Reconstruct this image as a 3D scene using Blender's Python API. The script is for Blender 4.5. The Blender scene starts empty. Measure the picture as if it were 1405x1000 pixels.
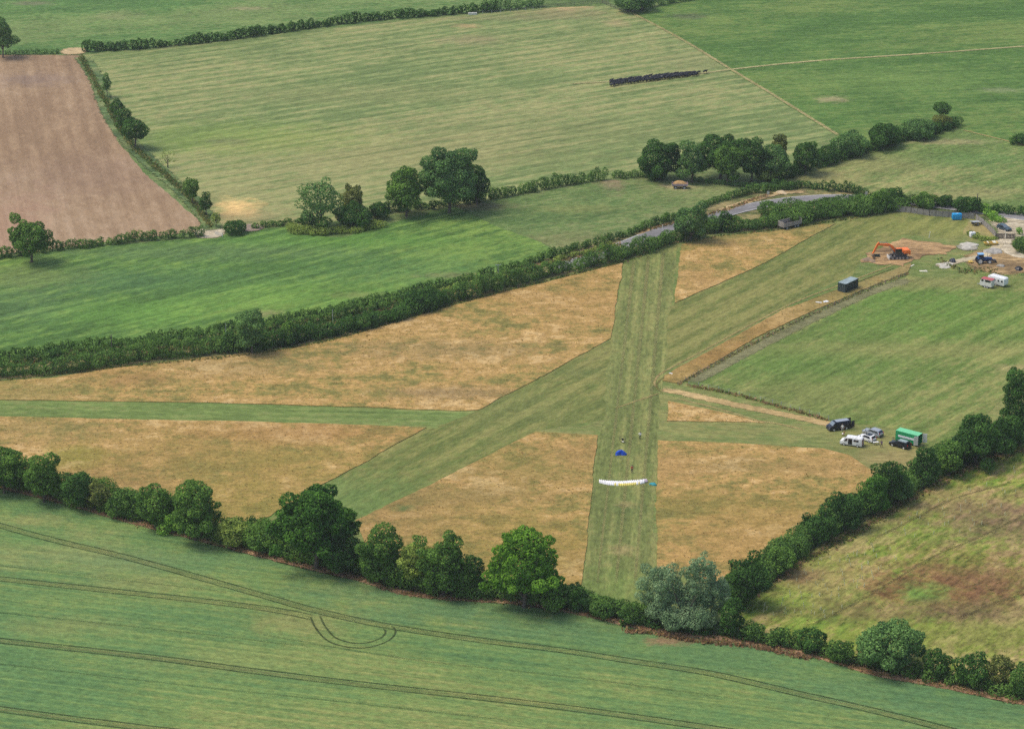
import bpy, bmesh, math, random
import numpy as np
from math import sin, cos, radians as R, pi
from mathutils import Vector, Matrix

random.seed(7)
C = bpy.context.scene.collection
scn = bpy.context.scene

# ------------------------------------------------------------------ camera model
FPX, PITCH, HCAM = 3600.0, R(21.0), 228.7
SP, CP = sin(PITCH), cos(PITCH)

def P(px, py, z=0.0):
    """point at height z seen at photo pixel (px,py)"""
    u, v = (px - 702.5) / FPX, (py - 500.0) / FPX
    t = (HCAM - z) / (SP + v * CP)
    return Vector((u * t, (CP - v * SP) * t, z))

def ppm(py):
    return FPX * (SP + (py - 500.0) / FPX * CP) / HCAM

def dep(py):
    return PITCH + math.atan((py - 500.0) / FPX)

cam = bpy.data.cameras.new('camera')
cam.sensor_width = 36; cam.lens = 36 * FPX / 1405; cam.clip_end = 6000; cam.clip_start = 1
co = bpy.data.objects.new('camera', cam); C.objects.link(co)
co.location = (0, 0, HCAM); co.rotation_euler = (R(90) - PITCH, 0, 0)
scn.camera = co

# ------------------------------------------------------------------ light
SUN_EL, SUN_AZ = R(60), R(-84)            # azimuth from +Y towards +X
sd = Vector((sin(SUN_AZ) * cos(SUN_EL), cos(SUN_AZ) * cos(SUN_EL), sin(SUN_EL)))
sl = bpy.data.lights.new('sun', 'SUN'); sl.energy = 1.75; sl.angle = R(26); sl.color = (1, .94, .82)
so = bpy.data.objects.new('sun', sl); C.objects.link(so)
so.rotation_euler = sd.to_track_quat('Z', 'Y').to_euler()
w = bpy.data.worlds.new('World'); scn.world = w; w.use_nodes = True
wn = w.node_tree
sky = wn.nodes.new('ShaderNodeTexSky'); sky.sky_type = 'NISHITA'; sky.sun_disc = False
sky.sun_elevation = SUN_EL; sky.sun_rotation = SUN_AZ
sky.dust_density = 3.0; sky.air_density = 1.0
wn.links.new(sky.outputs[0], wn.nodes['Background'].inputs[0])
wn.nodes['Background'].inputs[1].default_value = 0.148
scn.view_settings.view_transform = 'Standard'; scn.view_settings.look = 'None'
scn.view_settings.gamma = 1; scn.view_settings.exposure = 0.3
scn.render.engine = 'CYCLES'
scn.cycles.max_bounces = 5; scn.cycles.diffuse_bounces = 3; scn.cycles.transparent_max_bounces = 12
scn.cycles.volume_bounces = 0

# ------------------------------------------------------------------ materials
def lin(c):
    c /= 255.0
    return c / 12.92 if c <= .04045 else ((c + .055) / 1.055) ** 2.4
KALB = 1.0 / 1.2
def S(r, g, b, k=KALB):
    return (lin(r) * k, lin(g) * k, lin(b) * k, 1)

class NT:
    def __init__(s, name):
        s.m = bpy.data.materials.new(name); s.m.use_nodes = True
        s.t = s.m.node_tree; s.t.nodes.clear()
        s.out = s.n('ShaderNodeOutputMaterial'); s.b = s.n('ShaderNodeBsdfPrincipled')
        s.l(s.b.outputs[0], s.out.inputs[0])
    def n(s, typ, **kw):
        x = s.t.nodes.new(typ)
        for k, v in kw.items(): setattr(x, k, v)
        return x
    def l(s, a, b): s.t.links.new(a, b)
    def inp(s, x, v):
        if isinstance(v, bpy.types.NodeSocket): s.l(v, x)
        else: x.default_value = v
    def math(s, op, a, b=None, clamp=False):
        x = s.n('ShaderNodeMath', operation=op); x.use_clamp = clamp
        s.inp(x.inputs[0], a)
        if b is not None: s.inp(x.inputs[1], b)
        return x.outputs[0]
    def noise(s, vec, scale, detail=3, rough=.55, dist=0):
        x = s.n('ShaderNodeTexNoise'); s.l(vec, x.inputs['Vector'])
        x.inputs['Scale'].default_value = scale; x.inputs['Detail'].default_value = detail
        x.inputs['Roughness'].default_value = rough; x.inputs['Distortion'].default_value = dist
        return x.outputs[0]
    def mapr(s, v, a, b, c=0.0, d=1.0):
        x = s.n('ShaderNodeMapRange'); s.l(v, x.inputs[0])
        for i, q in enumerate((a, b, c, d)): x.inputs[i + 1].default_value = q
        return x.outputs[0]
    def mapping(s, vec, loc=(0, 0, 0), rot=0, sc=(1, 1, 1)):
        x = s.n('ShaderNodeMapping'); x.vector_type = 'TEXTURE'
        s.l(vec, x.inputs[0]); x.inputs[1].default_value = loc
        x.inputs[2].default_value = (0, 0, rot); x.inputs[3].default_value = sc
        return x.outputs[0]
    def mix(s, f, a, b):
        x = s.n('ShaderNodeMix', data_type='RGBA')
        s.inp(x.inputs[0], f); s.inp(x.inputs[6], a); s.inp(x.inputs[7], b)
        return x.outputs[2]
    def ramp(s, v, stops):
        x = s.n('ShaderNodeValToRGB'); s.l(v, x.inputs[0]); e = x.color_ramp.elements
        while len(e) < len(stops): e.new(.5)
        for q, (p, c) in zip(e, stops): q.position = p; q.color = c
        return x.outputs[0]
    def scale(s, col, f):
        x = s.n('ShaderNodeVectorMath', operation='SCALE'); s.l(col, x.inputs[0]); s.inp(x.inputs[3], f)
        return x.outputs[0]
    def pos(s):
        return s.n('ShaderNodeNewGeometry').outputs['Position']

def ground_col(nt, vec, cols, big=.018, mid=.11, fine=1.0, amp=(.35, .45), streak=None, spots=(), off=0, bigd=.6, sharp=.14, stretch=2.2, huemid=.35, huek=1.0, waves=()):
    """colour made of large, medium and fine natural variation, streaks along a direction and placed patches"""
    v0 = nt.mapping(vec, loc=(off * 37.0, off * 53.0, 0))
    st = [(.5 - sharp + 2 * sharp * i / (len(cols) - 1), c) for i, c in enumerate(cols)]
    gv = nt.mapping(v0, rot=streak[0][0] if streak else 0, sc=(stretch, 1, 1))
    n1 = nt.noise(nt.mapping(gv, loc=(5, 3, 0), sc=(1.3, 1, 1)), big, 5, bigd, .4)
    n2 = nt.math('SUBTRACT', nt.noise(gv, mid, 4, .6), .5)
    n3 = nt.math('SUBTRACT', nt.noise(gv, fine, 4, .7), .5)
    hue = nt.math('SUBTRACT', nt.noise(nt.mapping(gv, loc=(11, 7, 0)), fine * .45, 4, .7), .5)
    fac = nt.math('ADD', n1, nt.math('ADD', nt.math('MULTIPLY', n2, huemid), nt.math('MULTIPLY', hue, huek)))
    sv = None
    for (ang, along, across, k) in (streak or ()):
        n4 = nt.math('MULTIPLY', nt.math('SUBTRACT', nt.noise(nt.mapping(v0, rot=ang, sc=(along, across, 1)), 1.0, 3, .6), .5), k * 3)
        sv = n4 if sv is None else nt.math('ADD', sv, n4)
    for (ang, period, k, hk) in waves:
        sx = nt.n('ShaderNodeSeparateXYZ'); nt.l(nt.mapping(v0, rot=ang), sx.inputs[0])
        wob = nt.math('MULTIPLY', nt.noise(nt.mapping(v0, rot=ang, sc=(6, 1, 1)), .12, 3, .6), 7.0)
        wv = nt.math('SINE', nt.math('ADD', nt.math('MULTIPLY', sx.outputs[1], 2 * pi / period), wob))
        wv = nt.math('MULTIPLY', wv, nt.noise(v0, .03, 2, .5))
        fac = nt.math('ADD', fac, nt.math('MULTIPLY', wv, hk)); wv = nt.math('MULTIPLY', wv, k * 2)
        sv = wv if sv is None else nt.math('ADD', sv, wv)
    if sv is not None and streak: fac = nt.math('ADD', fac, nt.math('MULTIPLY', sv, .45))
    col = nt.ramp(fac, st)
    for (px, py, rx, ry, c, k) in spots:
        p = P(px, py)
        vv = nt.mapping(vec, loc=p, sc=(rx, ry, 1))
        d = nt.n('ShaderNodeVectorMath', operation='LENGTH'); nt.l(vv, d.inputs[0])
        q = nt.math('ADD', d.outputs['Value'], nt.math('MULTIPLY', nt.math('SUBTRACT', nt.noise(vec, 1.2 / max(min(ry, 7), 1.5), 5, .7), .5), 2.4))
        col = nt.mix(nt.mapr(q, 1.15, .3, 0, k), col, c)
    val = nt.math('ADD', nt.math('MULTIPLY', n2, amp[0] * 2.6), nt.math('MULTIPLY', n3, amp[1] * 5.0))
    if sv is not None: val = nt.math('ADD', val, sv)
    val = nt.math('MAXIMUM', nt.math('ADD', val, 1.0), .3)
    col = nt.scale(col, val)
    return col, n3

def ground_mat(name, cols, bump=.5, rough=.95, **kw):
    nt = NT(name); vec = nt.pos()
    col, n3 = ground_col(nt, vec, cols, **kw)
    nt.l(col, nt.b.inputs['Base Color']); nt.b.inputs['Roughness'].default_value = rough
    nt.b.inputs['Specular IOR Level'].default_value = .15
    bp = nt.n('ShaderNodeBump'); bp.inputs['Strength'].default_value = bump; bp.inputs['Distance'].default_value = .25
    nt.l(n3, bp.inputs['Height']); nt.l(bp.outputs[0], nt.b.inputs['Normal'])
    return nt.m

def worn_mat(name, cols, nscale=.6, thr=.45, soft=.25, strength=1.0, **kw):
    """ground material whose ragged edge follows the mesh's 'edge' attribute"""
    nt = NT(name); vec = nt.pos()
    col, n3 = ground_col(nt, vec, cols, **kw)
    nt.l(col, nt.b.inputs['Base Color']); nt.b.inputs['Roughness'].default_value = .95
    nt.b.inputs['Specular IOR Level'].default_value = .1
    at = nt.n('ShaderNodeAttribute', attribute_name='edge')
    e = nt.math('ADD', at.outputs['Fac'], nt.math('MULTIPLY', nt.math('SUBTRACT', nt.noise(vec, nscale, 4, .65), .5), 1.1))
    nt.l(nt.mapr(e, thr - soft, thr + soft, 0, strength), nt.b.inputs['Alpha'])
    return nt.m

def leaf_mat(name, dark, light, trans=.25):
    nt = NT(name)
    at = nt.n('ShaderNodeAttribute', attribute_name='tone')
    n = nt.noise(nt.pos(), .35, 3, .6)
    f = nt.math('ADD', at.outputs['Fac'], nt.math('MULTIPLY', nt.math('SUBTRACT', n, .5), .9), clamp=True)
    col = nt.mix(f, dark, light)
    d = nt.n('ShaderNodeBsdfDiffuse'); nt.l(col, d.inputs[0])
    tr = nt.n('ShaderNodeBsdfTranslucent'); nt.l(nt.scale(col, 1.2), tr.inputs[0])
    mx = nt.n('ShaderNodeMixShader'); mx.inputs[0].default_value = trans
    nt.l(d.outputs[0], mx.inputs[1]); nt.l(tr.outputs[0], mx.inputs[2]); nt.l(mx.outputs[0], nt.out.inputs[0])
    nt.t.nodes.remove(nt.b)
    return nt.m

def paint(name, col, rough=.4, metal=0, spec=.5, var=.12, sc=3.0):
    nt = NT(name); tc = nt.n('ShaderNodeTexCoord').outputs['Object']
    n = nt.noise(tc, sc, 4, .6)
    nt.l(nt.scale(nt.mix(0, col, col), nt.mapr(n, .3, .7, 1 - var, 1 + var)), nt.b.inputs['Base Color'])
    nt.b.inputs['Roughness'].default_value = rough; nt.b.inputs['Metallic'].default_value = metal
    nt.b.inputs['Specular IOR Level'].default_value = spec
    return nt.m

M = {}
L1 = lambda *a: a
# leaves
M['leaf_mid'] = leaf_mat('leaf_mid', (0.0429, 0.1086, 0.0233, 1), (0.2145, 0.3709, 0.067, 1), .27)
M['leaf_dark'] = leaf_mat('leaf_dark', (0.0278, 0.0749, 0.0204, 1), (0.1115, 0.232, 0.0471, 1), .27)
M['leaf_oak'] = leaf_mat('leaf_oak', (0.0312, 0.0894, 0.0204, 1), (0.1278, 0.2781, 0.0406, 1), .27)
M['leaf_bright'] = leaf_mat('leaf_bright', (0.0736, 0.1832, 0.0199, 1), (0.237, 0.4373, 0.0512, 1), .27)
M['leaf_fresh'] = leaf_mat('leaf_fresh', (0.0847, 0.2054, 0.0299, 1), (0.3726, 0.6306, 0.091, 1), .27)
M['leaf_willow'] = leaf_mat('leaf_willow', (0.1414, 0.2313, 0.1086, 1), (0.33, 0.4621, 0.2301, 1), .27)
M['leaf_blue'] = leaf_mat('leaf_blue', (0.0585, 0.1347, 0.0432, 1), (0.2145, 0.3709, 0.1023, 1), .27)
M['leaf_brown'] = leaf_mat('leaf_brown', (0.0636, 0.0966, 0.0283, 1), (0.2867, 0.3153, 0.0809, 1), .27)
M['leaf_hedge'] = leaf_mat('leaf_hedge', (0.039, 0.0979, 0.0249, 1), (0.1893, 0.331, 0.067, 1), .27)
M['leaf_olive'] = leaf_mat('leaf_olive', (0.0954, 0.1449, 0.0333, 1), (0.43, 0.5359, 0.1112, 1), .27)
M['bark'] = paint('bark', (.1, .08, .06, 1), .9, var=.3, sc=2)
# tufts
M['tuft_dry'] = leaf_mat('tuft_dry', S(156, 134, 78), S(218, 186, 126), .5)
M['tuft_rough'] = leaf_mat('tuft_rough', S(118, 118, 66), S(172, 160, 98), .5)
M['tuft_green'] = leaf_mat('tuft_green', S(76, 106, 52), S(124, 146, 76), .5)
M['tuft_brown'] = leaf_mat('tuft_brown', S(164, 130, 98), S(222, 184, 142), .5)

# ------------------------------------------------------------------ object helpers
def link(o, parent=None):
    C.objects.link(o)
    if parent is not None: o.parent = parent
    return o
def tag(o, label=None, cat=None, group=None, kind=None):
    if label: o['label'] = label
    if cat: o['category'] = cat
    if group: o['group'] = group
    if kind: o['kind'] = kind
    return o
def empty(name, loc, rz=0):
    o = bpy.data.objects.new(name, None); o.location = loc; o.rotation_euler = (0, 0, rz)
    o.empty_display_size = .5
    return link(o)

class MB:
    """collects boxes, tubes and plates into one mesh"""
    def __init__(s): s.v = []; s.f = []; s.mi = []; s.cur = 0
    def add(s, vs, fs):
        o = len(s.v); s.v += [tuple(x) for x in vs]
        for f in fs: s.f.append([o + i for i in f]); s.mi.append(s.cur)
        return s
    def box(s, c, d, rot=None, taper=1.0):
        hx, hy, hz = d[0] / 2, d[1] / 2, d[2] / 2
        vs = [Vector((x * hx * (taper if z > 0 else 1), y * hy * (taper if z > 0 else 1), z * hz)) for z in (-1, 1) for y in (-1, 1) for x in (-1, 1)]
        if rot is not None: vs = [rot @ q for q in vs]
        vs = [q + Vector(c) for q in vs]
        return s.add(vs, [(0, 2, 3, 1), (4, 5, 7, 6), (0, 1, 5, 4), (2, 6, 7, 3), (0, 4, 6, 2), (1, 3, 7, 5)])
    def cyl(s, p0, p1, r0, r1=None, n=8, cap=True):
        p0, p1 = Vector(p0), Vector(p1); r1 = r0 if r1 is None else r1
        a = (p1 - p0).normalized(); b = a.orthogonal().normalized(); c = a.cross(b)
        vs = []
        for p, r in ((p0, r0), (p1, r1)):
            for i in range(n):
                t = 2 * pi * i / n; vs.append(p + (b * cos(t) + c * sin(t)) * r)
        fs = [(i, (i + 1) % n, n + (i + 1) % n, n + i) for i in range(n)]
        if cap: fs += [tuple(range(n - 1, -1, -1)), tuple(range(n, 2 * n))]
        return s.add(vs, fs)
    def tube(s, pts, r, n=6):
        for a, b in zip(pts[:-1], pts[1:]): s.cyl(a, b, r, r, n)
        return s
    def plate(s, pts, nrm, th):
        """flat polygon given thickness th along nrm"""
        n = len(pts); k = Vector(nrm).normalized() * th
        vs = [Vector(p) for p in pts] + [Vector(p) + k for p in pts]
        return s.add(vs, [tuple(range(n - 1, -1, -1)), tuple(range(n, 2 * n))] + [(i, (i + 1) % n, n + (i + 1) % n, n + i) for i in range(n)])
    def lathe(s, prof, n=10, c=(0, 0, 0)):
        vs = [(c[0] + r * cos(2 * pi * i / n), c[1] + r * sin(2 * pi * i / n), c[2] + z) for r, z in prof for i in range(n)]
        fs = [(k * n + i, k * n + (i + 1) % n, (k + 1) * n + (i + 1) % n, (k + 1) * n + i) for k in range(len(prof) - 1) for i in range(n)]
        fs += [tuple(range(n - 1, -1, -1)), tuple(range((len(prof) - 1) * n, len(prof) * n))]
        return s.add(vs, fs)
    def build(s, name, mat, parent=None, smooth=False, bevel=0, loc=None):
        me = bpy.data.meshes.new(name); me.from_pydata(s.v, [], s.f)
        for m in (mat if isinstance(mat, (list, tuple)) else [mat]): me.materials.append(m)
        if isinstance(mat, (list, tuple)): me.polygons.foreach_set('material_index', s.mi)
        if bevel:
            bm = bmesh.new(); bm.from_mesh(me)
            bmesh.ops.recalc_face_normals(bm, faces=bm.faces)
            es = [e for e in bm.edges if len(e.link_faces) == 2 and e.calc_face_angle(0) > .35]
            bmesh.ops.bevel(bm, geom=es, offset=bevel, segments=2, profile=.6, affect='EDGES')
            bm.to_mesh(me); bm.free()
        if smooth:
            me.polygons.foreach_set('use_smooth', [True] * len(me.polygons)); me.set_sharp_from_angle(angle=R(38))
        o = bpy.data.objects.new(name, me)
        if loc is not None: o.location = loc
        return link(o, parent)

def quads(name, V, mats, tone, mi=None):
    """fast mesh of separate quads; V (n,4,3)"""
    n = len(V)
    me = bpy.data.meshes.new(name)
    me.vertices.add(n * 4); me.vertices.foreach_set('co', V.astype(np.float32).ravel())
    me.loops.add(n * 4); me.loops.foreach_set('vertex_index', np.arange(n * 4, dtype=np.int32))
    me.polygons.add(n); me.polygons.foreach_set('loop_start', np.arange(0, n * 4, 4, dtype=np.int32))
    for m in mats: me.materials.append(m)
    if mi is not None: me.polygons.foreach_set('material_index', mi.astype(np.int32))
    a = me.attributes.new('tone', 'FLOAT', 'FACE'); a.data.foreach_set('value', tone.astype(np.float32))
    me.update(calc_edges=True); me.validate()
    return me

# ------------------------------------------------------------------ foliage
LEAVES = [0]
def leaf_quads(lobes, dens, size, rng, cull=.72, droop=0.0, elong=1.0):
    """leaf clumps over the surfaces of ellipsoid lobes (n,6); returns quads and tone"""
    lobes = np.asarray(lobes, float); c, r = lobes[:, :3], lobes[:, 3:]
    area = 4 * pi * ((r[:, 0] * r[:, 1]) ** 1.6 / 3 + (r[:, 0] * r[:, 2]) ** 1.6 / 3 + (r[:, 1] * r[:, 2]) ** 1.6 / 3) ** (1 / 1.6)
    cnt = np.maximum(8, (area * dens).astype(int)); idx = np.repeat(np.arange(len(lobes)), cnt); n = len(idx)
    d = rng.normal(size=(n, 3)); d /= np.linalg.norm(d, axis=1, keepdims=True)
    rad = rng.uniform(.72, 1.06, (n, 1))
    p = c[idx] + d * r[idx] * rad
    keep = p[:, 2] > .08
    for j in range(len(lobes)):
        q = (p - c[j]) / r[j]
        keep &= ~(((q * q).sum(1) < cull * cull) & (idx != j))
    p, d, idx = p[keep], d[keep], idx[keep]; n = len(p)
    nr = d * .8 + rng.normal(size=(n, 3)) * .55; nr[:, 2] += .25
    nr /= np.linalg.norm(nr, axis=1, keepdims=True)
    up = rng.normal(size=(n, 3)); up[:, 2] -= droop * 3
    t = np.cross(nr, up); t /= np.linalg.norm(t, axis=1, keepdims=True); b = np.cross(nr, t)
    s = size * rng.uniform(.55, 1.35, (n, 1)) * .5
    t = t * s / math.sqrt(elong); b = b * s * math.sqrt(elong)
    k = rng.uniform(.55, 1.1, (n, 4, 1))
    V = np.stack([p - b * k[:, 0] - t * .3, p + t * k[:, 1], p + b * k[:, 2] + t * .25, p - t * k[:, 3]], 1)
    tl = rng.uniform(.2, .75, len(lobes))
    tone = np.clip(tl[idx] + rng.normal(0, .17, n), 0, 1)
    LEAVES[0] += n
    return V, tone

def crown_lobes(a, c, rng, lump=.3, n=None, low=-.75, irr=1.0):
    """lobes filling an ellipsoid with horizontal radius a and vertical radius c, uneven outline"""
    rl = lump * a + .25
    n = n or int(9 + 2.6 * (a / rl) ** 2 * (.5 + .5 * c / a))
    k = np.arange(n) + .5
    zz = 1 - 2 * k / n; ph = pi * (1 + 5 ** .5) * k + rng.uniform(0, 6)
    d = np.stack([np.sqrt(1 - zz * zz) * np.cos(ph), np.sqrt(1 - zz * zz) * np.sin(ph), zz], 1)
    d += rng.normal(0, .13, d.shape); d = d[d[:, 2] > low]; n = len(d)
    rr = rl * rng.uniform(.65, 1.25, n)
    dist = rng.uniform(.72, 1.04, n) * np.where(np.abs(d[:, 2]) > .88, .86, 1)
    az = np.arctan2(d[:, 1], d[:, 0]); p4 = rng.uniform(0, 6.3, 4)
    dist = dist * (1 + irr * (-.04 + .12 * np.sin(2 * az + p4[0]) + .1 * np.sin(3 * az + p4[1]) + .1 * np.sin(4 * d[:, 2] + p4[2])))
    L = np.zeros((n + 3, 6))
    L[:n, 0] = d[:, 0] * np.maximum(a * dist - rr, 0.1); L[:n, 1] = d[:, 1] * np.maximum(a * dist - rr, .1)
    L[:n, 2] = d[:, 2] * np.maximum(c * dist - rr * .8, .1)
    L[:n, 3] = rr; L[:n, 4] = rr * rng.uniform(.85, 1.15, n); L[:n, 5] = rr * rng.uniform(.7, .95, n)
    m = n // 2; q = rng.choice(n, m, replace=False); X = L[:n][q].copy()
    X[:, :3] = X[:, :3] + d[q] * (rr[q] * rng.uniform(.35, .75, m))[:, None]
    X[:, 3:] *= rng.uniform(.35, .6, (m, 1)); 
    for i in range(3):
        L[n + i] = (rng.uniform(-.2, .2) * a, rng.uniform(-.2, .2) * a, rng.uniform(-.2, .2) * c, a * .55, a * .55, c * .55)
    return np.concatenate([L, X])

SEED = [100]
def plant(box, mat, label, cat='tree', clear=None, name=None, dens=12.5, size=None, lump=.3, group=None, loose=0, sub=None, droop=0.0, elong=1.0, irr=1.0):
    """tree or shrub whose crown fills the photo-pixel box"""
    SEED[0] += 1; rng = np.random.default_rng(SEED[0])
    x0, y0, x1, y1 = box; cx, cy = (x0 + x1) / 2, (y0 + y1) / 2
    q = ppm(y1); de = dep(cy)
    a = (x1 - x0) / 2 / q * (1.04 if sub else 1.07); hh = (y1 - y0) / 2 / q * 1.06
    c2 = hh * hh - (a * sin(de)) ** 2
    c = math.sqrt(max(c2, (.5 * a) ** 2)) / cos(de); c = max(c, .45 * a)
    tree = clear is not None
    zb = clear if tree else -.12 * c
    zc = zb + c
    ctr = P(cx, cy, zc)
    base = Vector((ctr.x, ctr.y, 0))
    size = size or min(.56, .33 + .026 * a)
    L = np.concatenate([crown_lobes(a * s[3], c * s[4], rng, lump, irr=irr) + np.array([s[0] * a, s[1] * a, s[2] * c, 0, 0, 0]) for s in (sub or [(0, 0, 0, 1, 1)])])
    L[:, 2] += zc
    V, tone = leaf_quads(L, dens, size, rng, droop=droop, elong=elong)
    if loose: # thin crown
        kk = rng.uniform(size=len(V)) > loose; V, tone = V[kk], tone[kk]
    me = quads('crown' if tree else (name or 'shrub'), V, [mat], tone)
    if not tree:
        o = bpy.data.objects.new(name or 'shrub', me); o.location = base
        return tag(link(o), label, cat, group)
    root = empty(name or 'tree', base)
    tag(root, label, cat, group)
    link(bpy.data.objects.new('crown', me), root)
    mb = MB(); tr = max(.09, .045 * a + .05)
    top = zc + .1 * c
    mb.cyl((0, 0, 0), (0, 0, .4), tr * 1.5, tr * 1.05, 9, False); mb.cyl((0, 0, .4), (.05 * a, 0, zb + .45 * c), tr * 1.05, tr * .75, 9, False)
    mb.cyl((.05 * a, 0, zb + .45 * c), (0, 0, top), tr * .75, tr * .3, 7)
    for i in range(6):
        t = 2 * pi * i / 6 + rng.uniform(-.4, .4); rr = rng.uniform(.45, .7) * a
        z0 = zb + rng.uniform(.1, .5) * c
        e = Vector((cos(t) * rr, sin(t) * rr, zc + rng.uniform(-.25, .45) * c)); m = Vector((cos(t) * rr * .45, sin(t) * rr * .45, z0 + (e.z - z0) * .35))
        mb.cyl((0, 0, z0), m, tr * .5, tr * .34, 6, False); mb.cyl(m, e, tr * .34, tr * .1, 6)
    mb.build('trunk', M['bark'], root, smooth=True)
    return root

def smooth_line(pts, step=1.0):
    """points (Vector) -> Catmull-Rom resampled every step metres"""
    p = [pts[0] * 2 - pts[1]] + list(pts) + [pts[-1] * 2 - pts[-2]]
    out = []
    for i in range(1, len(p) - 2):
        n = max(1, int((p[i + 1] - p[i]).length / step))
        for k in range(n):
            t = k / n; a, b, c, d = p[i - 1], p[i], p[i + 1], p[i + 2]
            out.append(.5 * ((2 * b) + (c - a) * t + (2 * a - 5 * b + 4 * c - d) * t * t + (3 * b - a - 3 * c + d) * t ** 3))
    out.append(pts[-1].copy())
    return out

def hedge(line, h, wd, mat, label, name='hedge', dens=11.5, size=.4, rough=.3, cat='hedge', group=None, mats=None):
    """hedge whose near foot follows the photo-pixel line"""
    h *= 1.22; wd *= 1.12
    SEED[0] += 1; rng = np.random.default_rng(SEED[0])
    pts = smooth_line([P(*q) + Vector((0, wd / 2, 0)) for q in line], .5 * min(wd, 3))
    L = []; n = len(pts)
    ph = rng.uniform(0, 9, 4)
    for i, p in enumerate(pts):
        k = i * .5 * min(wd, 3)
        hh = h * (1 + rough * (.5 * sin(k / 3.1 + ph[0]) + .4 * sin(k / 7.7 + ph[1]) + .35 * rng.normal()))
        hh = max(hh, .45 * h)
        for j in range(2 if wd < 5 else 4):
            ox, oy = rng.uniform(-.3, .3) * wd, rng.uniform(-.3, .3) * wd
            rz = hh * rng.uniform(.36, .56)
            rx = max(.5, wd * rng.uniform(.24, .4))
            L.append((p.x + ox, p.y + oy, hh - rz if j % 2 == 0 else hh * .4, rx, rx * rng.uniform(.8, 1.2), rz))
    L = np.array(L); base = np.array([pts[n // 2].x, pts[n // 2].y, 0])
    L[:, :3] -= base
    V, tone = leaf_quads(L, dens, size, rng, cull=.6)
    me = quads(name, V, [mat], tone)
    o = bpy.data.objects.new(name, me); o.location = base
    return tag(link(o), label, cat, group)

# ------------------------------------------------------------------ ground sheets
ZL = [0.0]
def inpoly(x, y, poly):
    c = False; n = len(poly); j = n - 1
    for i in range(n):
        xi, yi = poly[i]; xj, yj = poly[j]
        if ((yi > y) != (yj > y)) and x < (xj - xi) * (y - yi) / (yj - yi) + xi: c = not c
        j = i
    return c
def dense(poly, step=1.5, jit=.18):
    pts = [P(*q) for q in poly]; out = []
    w = 0.0
    for a, b in zip(pts, pts[1:] + pts[:1]):
        n = max(1, int((b - a).length / step)); nr = Vector((-(b - a).y, (b - a).x, 0)).normalized()
        for k in range(n):
            t = k / n
            w = .88 * w + random.gauss(0, jit * .8); out.append(a.lerp(b, t) + nr * ((random.gauss(0, jit * .5) + w) if k else 0))
    return out
def sheet(name, poly, mat, z=None, skirt=0, jit=.18, kind='structure'):
    if z is None: ZL[0] += .004; z = ZL[0]
    pts = dense(poly, jit=jit)
    bm = bmesh.new(); vs = [bm.verts.new((p.x, p.y, z + skirt)) for p in pts]
    es = [bm.edges.new((vs[i], vs[(i + 1) % len(vs)])) for i in range(len(vs))]
    bmesh.ops.triangle_fill(bm, use_beauty=True, edges=es, normal=(0, 0, 1))
    if skirt:
        lo = [bm.verts.new((p.x, p.y, z - .3)) for p in pts]
        for i in range(len(vs)):
            j = (i + 1) % len(vs); bm.faces.new((vs[i], vs[j], lo[j], lo[i]))
    bmesh.ops.recalc_face_normals(bm, faces=bm.faces)
    me = bpy.data.meshes.new(name); bm.to_mesh(me); bm.free(); me.materials.append(mat)
    up = sum(p.normal.z * p.area for p in me.polygons)
    if up < 0: me.flip_normals()
    o = bpy.data.objects.new(name, me)
    return tag(link(o), kind=kind)
def ribbon(name, line, wd, mat, z=None, kind='structure', step=1.0, off=0.0, world=False, jit=.12):
    if z is None: ZL[0] += .004; z = ZL[0]
    pts = smooth_line([P(*q) for q in line] if not world else line, step); n = len(pts)
    prof = [(-1, 0), (-.6, .75), (0, 1), (.6, .75), (1, 0)]
    vs, fs, ed = [], [], []
    for i, p in enumerate(pts):
        d = (pts[min(i + 1, n - 1)] - pts[max(i - 1, 0)]); nr = Vector((-d.y, d.x, 0)).normalized()
        ww = wd[0] + (wd[1] - wd[0]) * i / (n - 1) if isinstance(wd, tuple) else wd
        fade = min(1, (i + .01) / 3, (n - 1 - i + .01) / 3)
        for s, e in prof:
            q = p + nr * (s * ww / 2 * (1 + random.gauss(0, jit)) + off); vs.append((q.x, q.y, z)); ed.append(e * fade)
    for i in range(n - 1):
        for k in range(4): fs.append((i * 5 + k, i * 5 + k + 1, i * 5 + 6 + k, i * 5 + 5 + k))
    me = bpy.data.meshes.new(name); me.from_pydata(vs, [], fs); me.materials.append(mat)
    a = me.attributes.new('edge', 'FLOAT', 'POINT'); a.data.foreach_set('value', ed)
    if sum(p.normal.z for p in me.polygons) < 0: me.flip_normals()
    return tag(link(bpy.data.objects.new(name, me)), kind=kind)
def patch(name, px, py, rx, ry, mat, z=None, rot=0, kind='structure'):
    if z is None: ZL[0] += .004; z = ZL[0]
    c = P(px, py); vs = [(c.x, c.y, z)]; ed = [1.0]; fs = []; n = 40
    for k, (s, e) in enumerate(((.4, .9), (.75, .6), (1, 0))):
        for i in range(n):
            t = 2 * pi * i / n; x, y = rx * s * cos(t), ry * s * sin(t)
            vs.append((c.x + x * cos(rot) - y * sin(rot), c.y + x * sin(rot) + y * cos(rot), z)); ed.append(e)
    for i in range(n):
        j = (i + 1) % n; fs.append((0, 1 + i, 1 + j))
        for k in range(2): fs.append((1 + k * n + i, 1 + k * n + n + i, 1 + k * n + n + j, 1 + k * n + j))
    me = bpy.data.meshes.new(name); me.from_pydata(vs, [], fs); me.materials.append(mat)
    a = me.attributes.new('edge', 'FLOAT', 'POINT'); a.data.foreach_set('value', ed)
    return tag(link(bpy.data.objects.new(name, me)), kind=kind)

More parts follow.
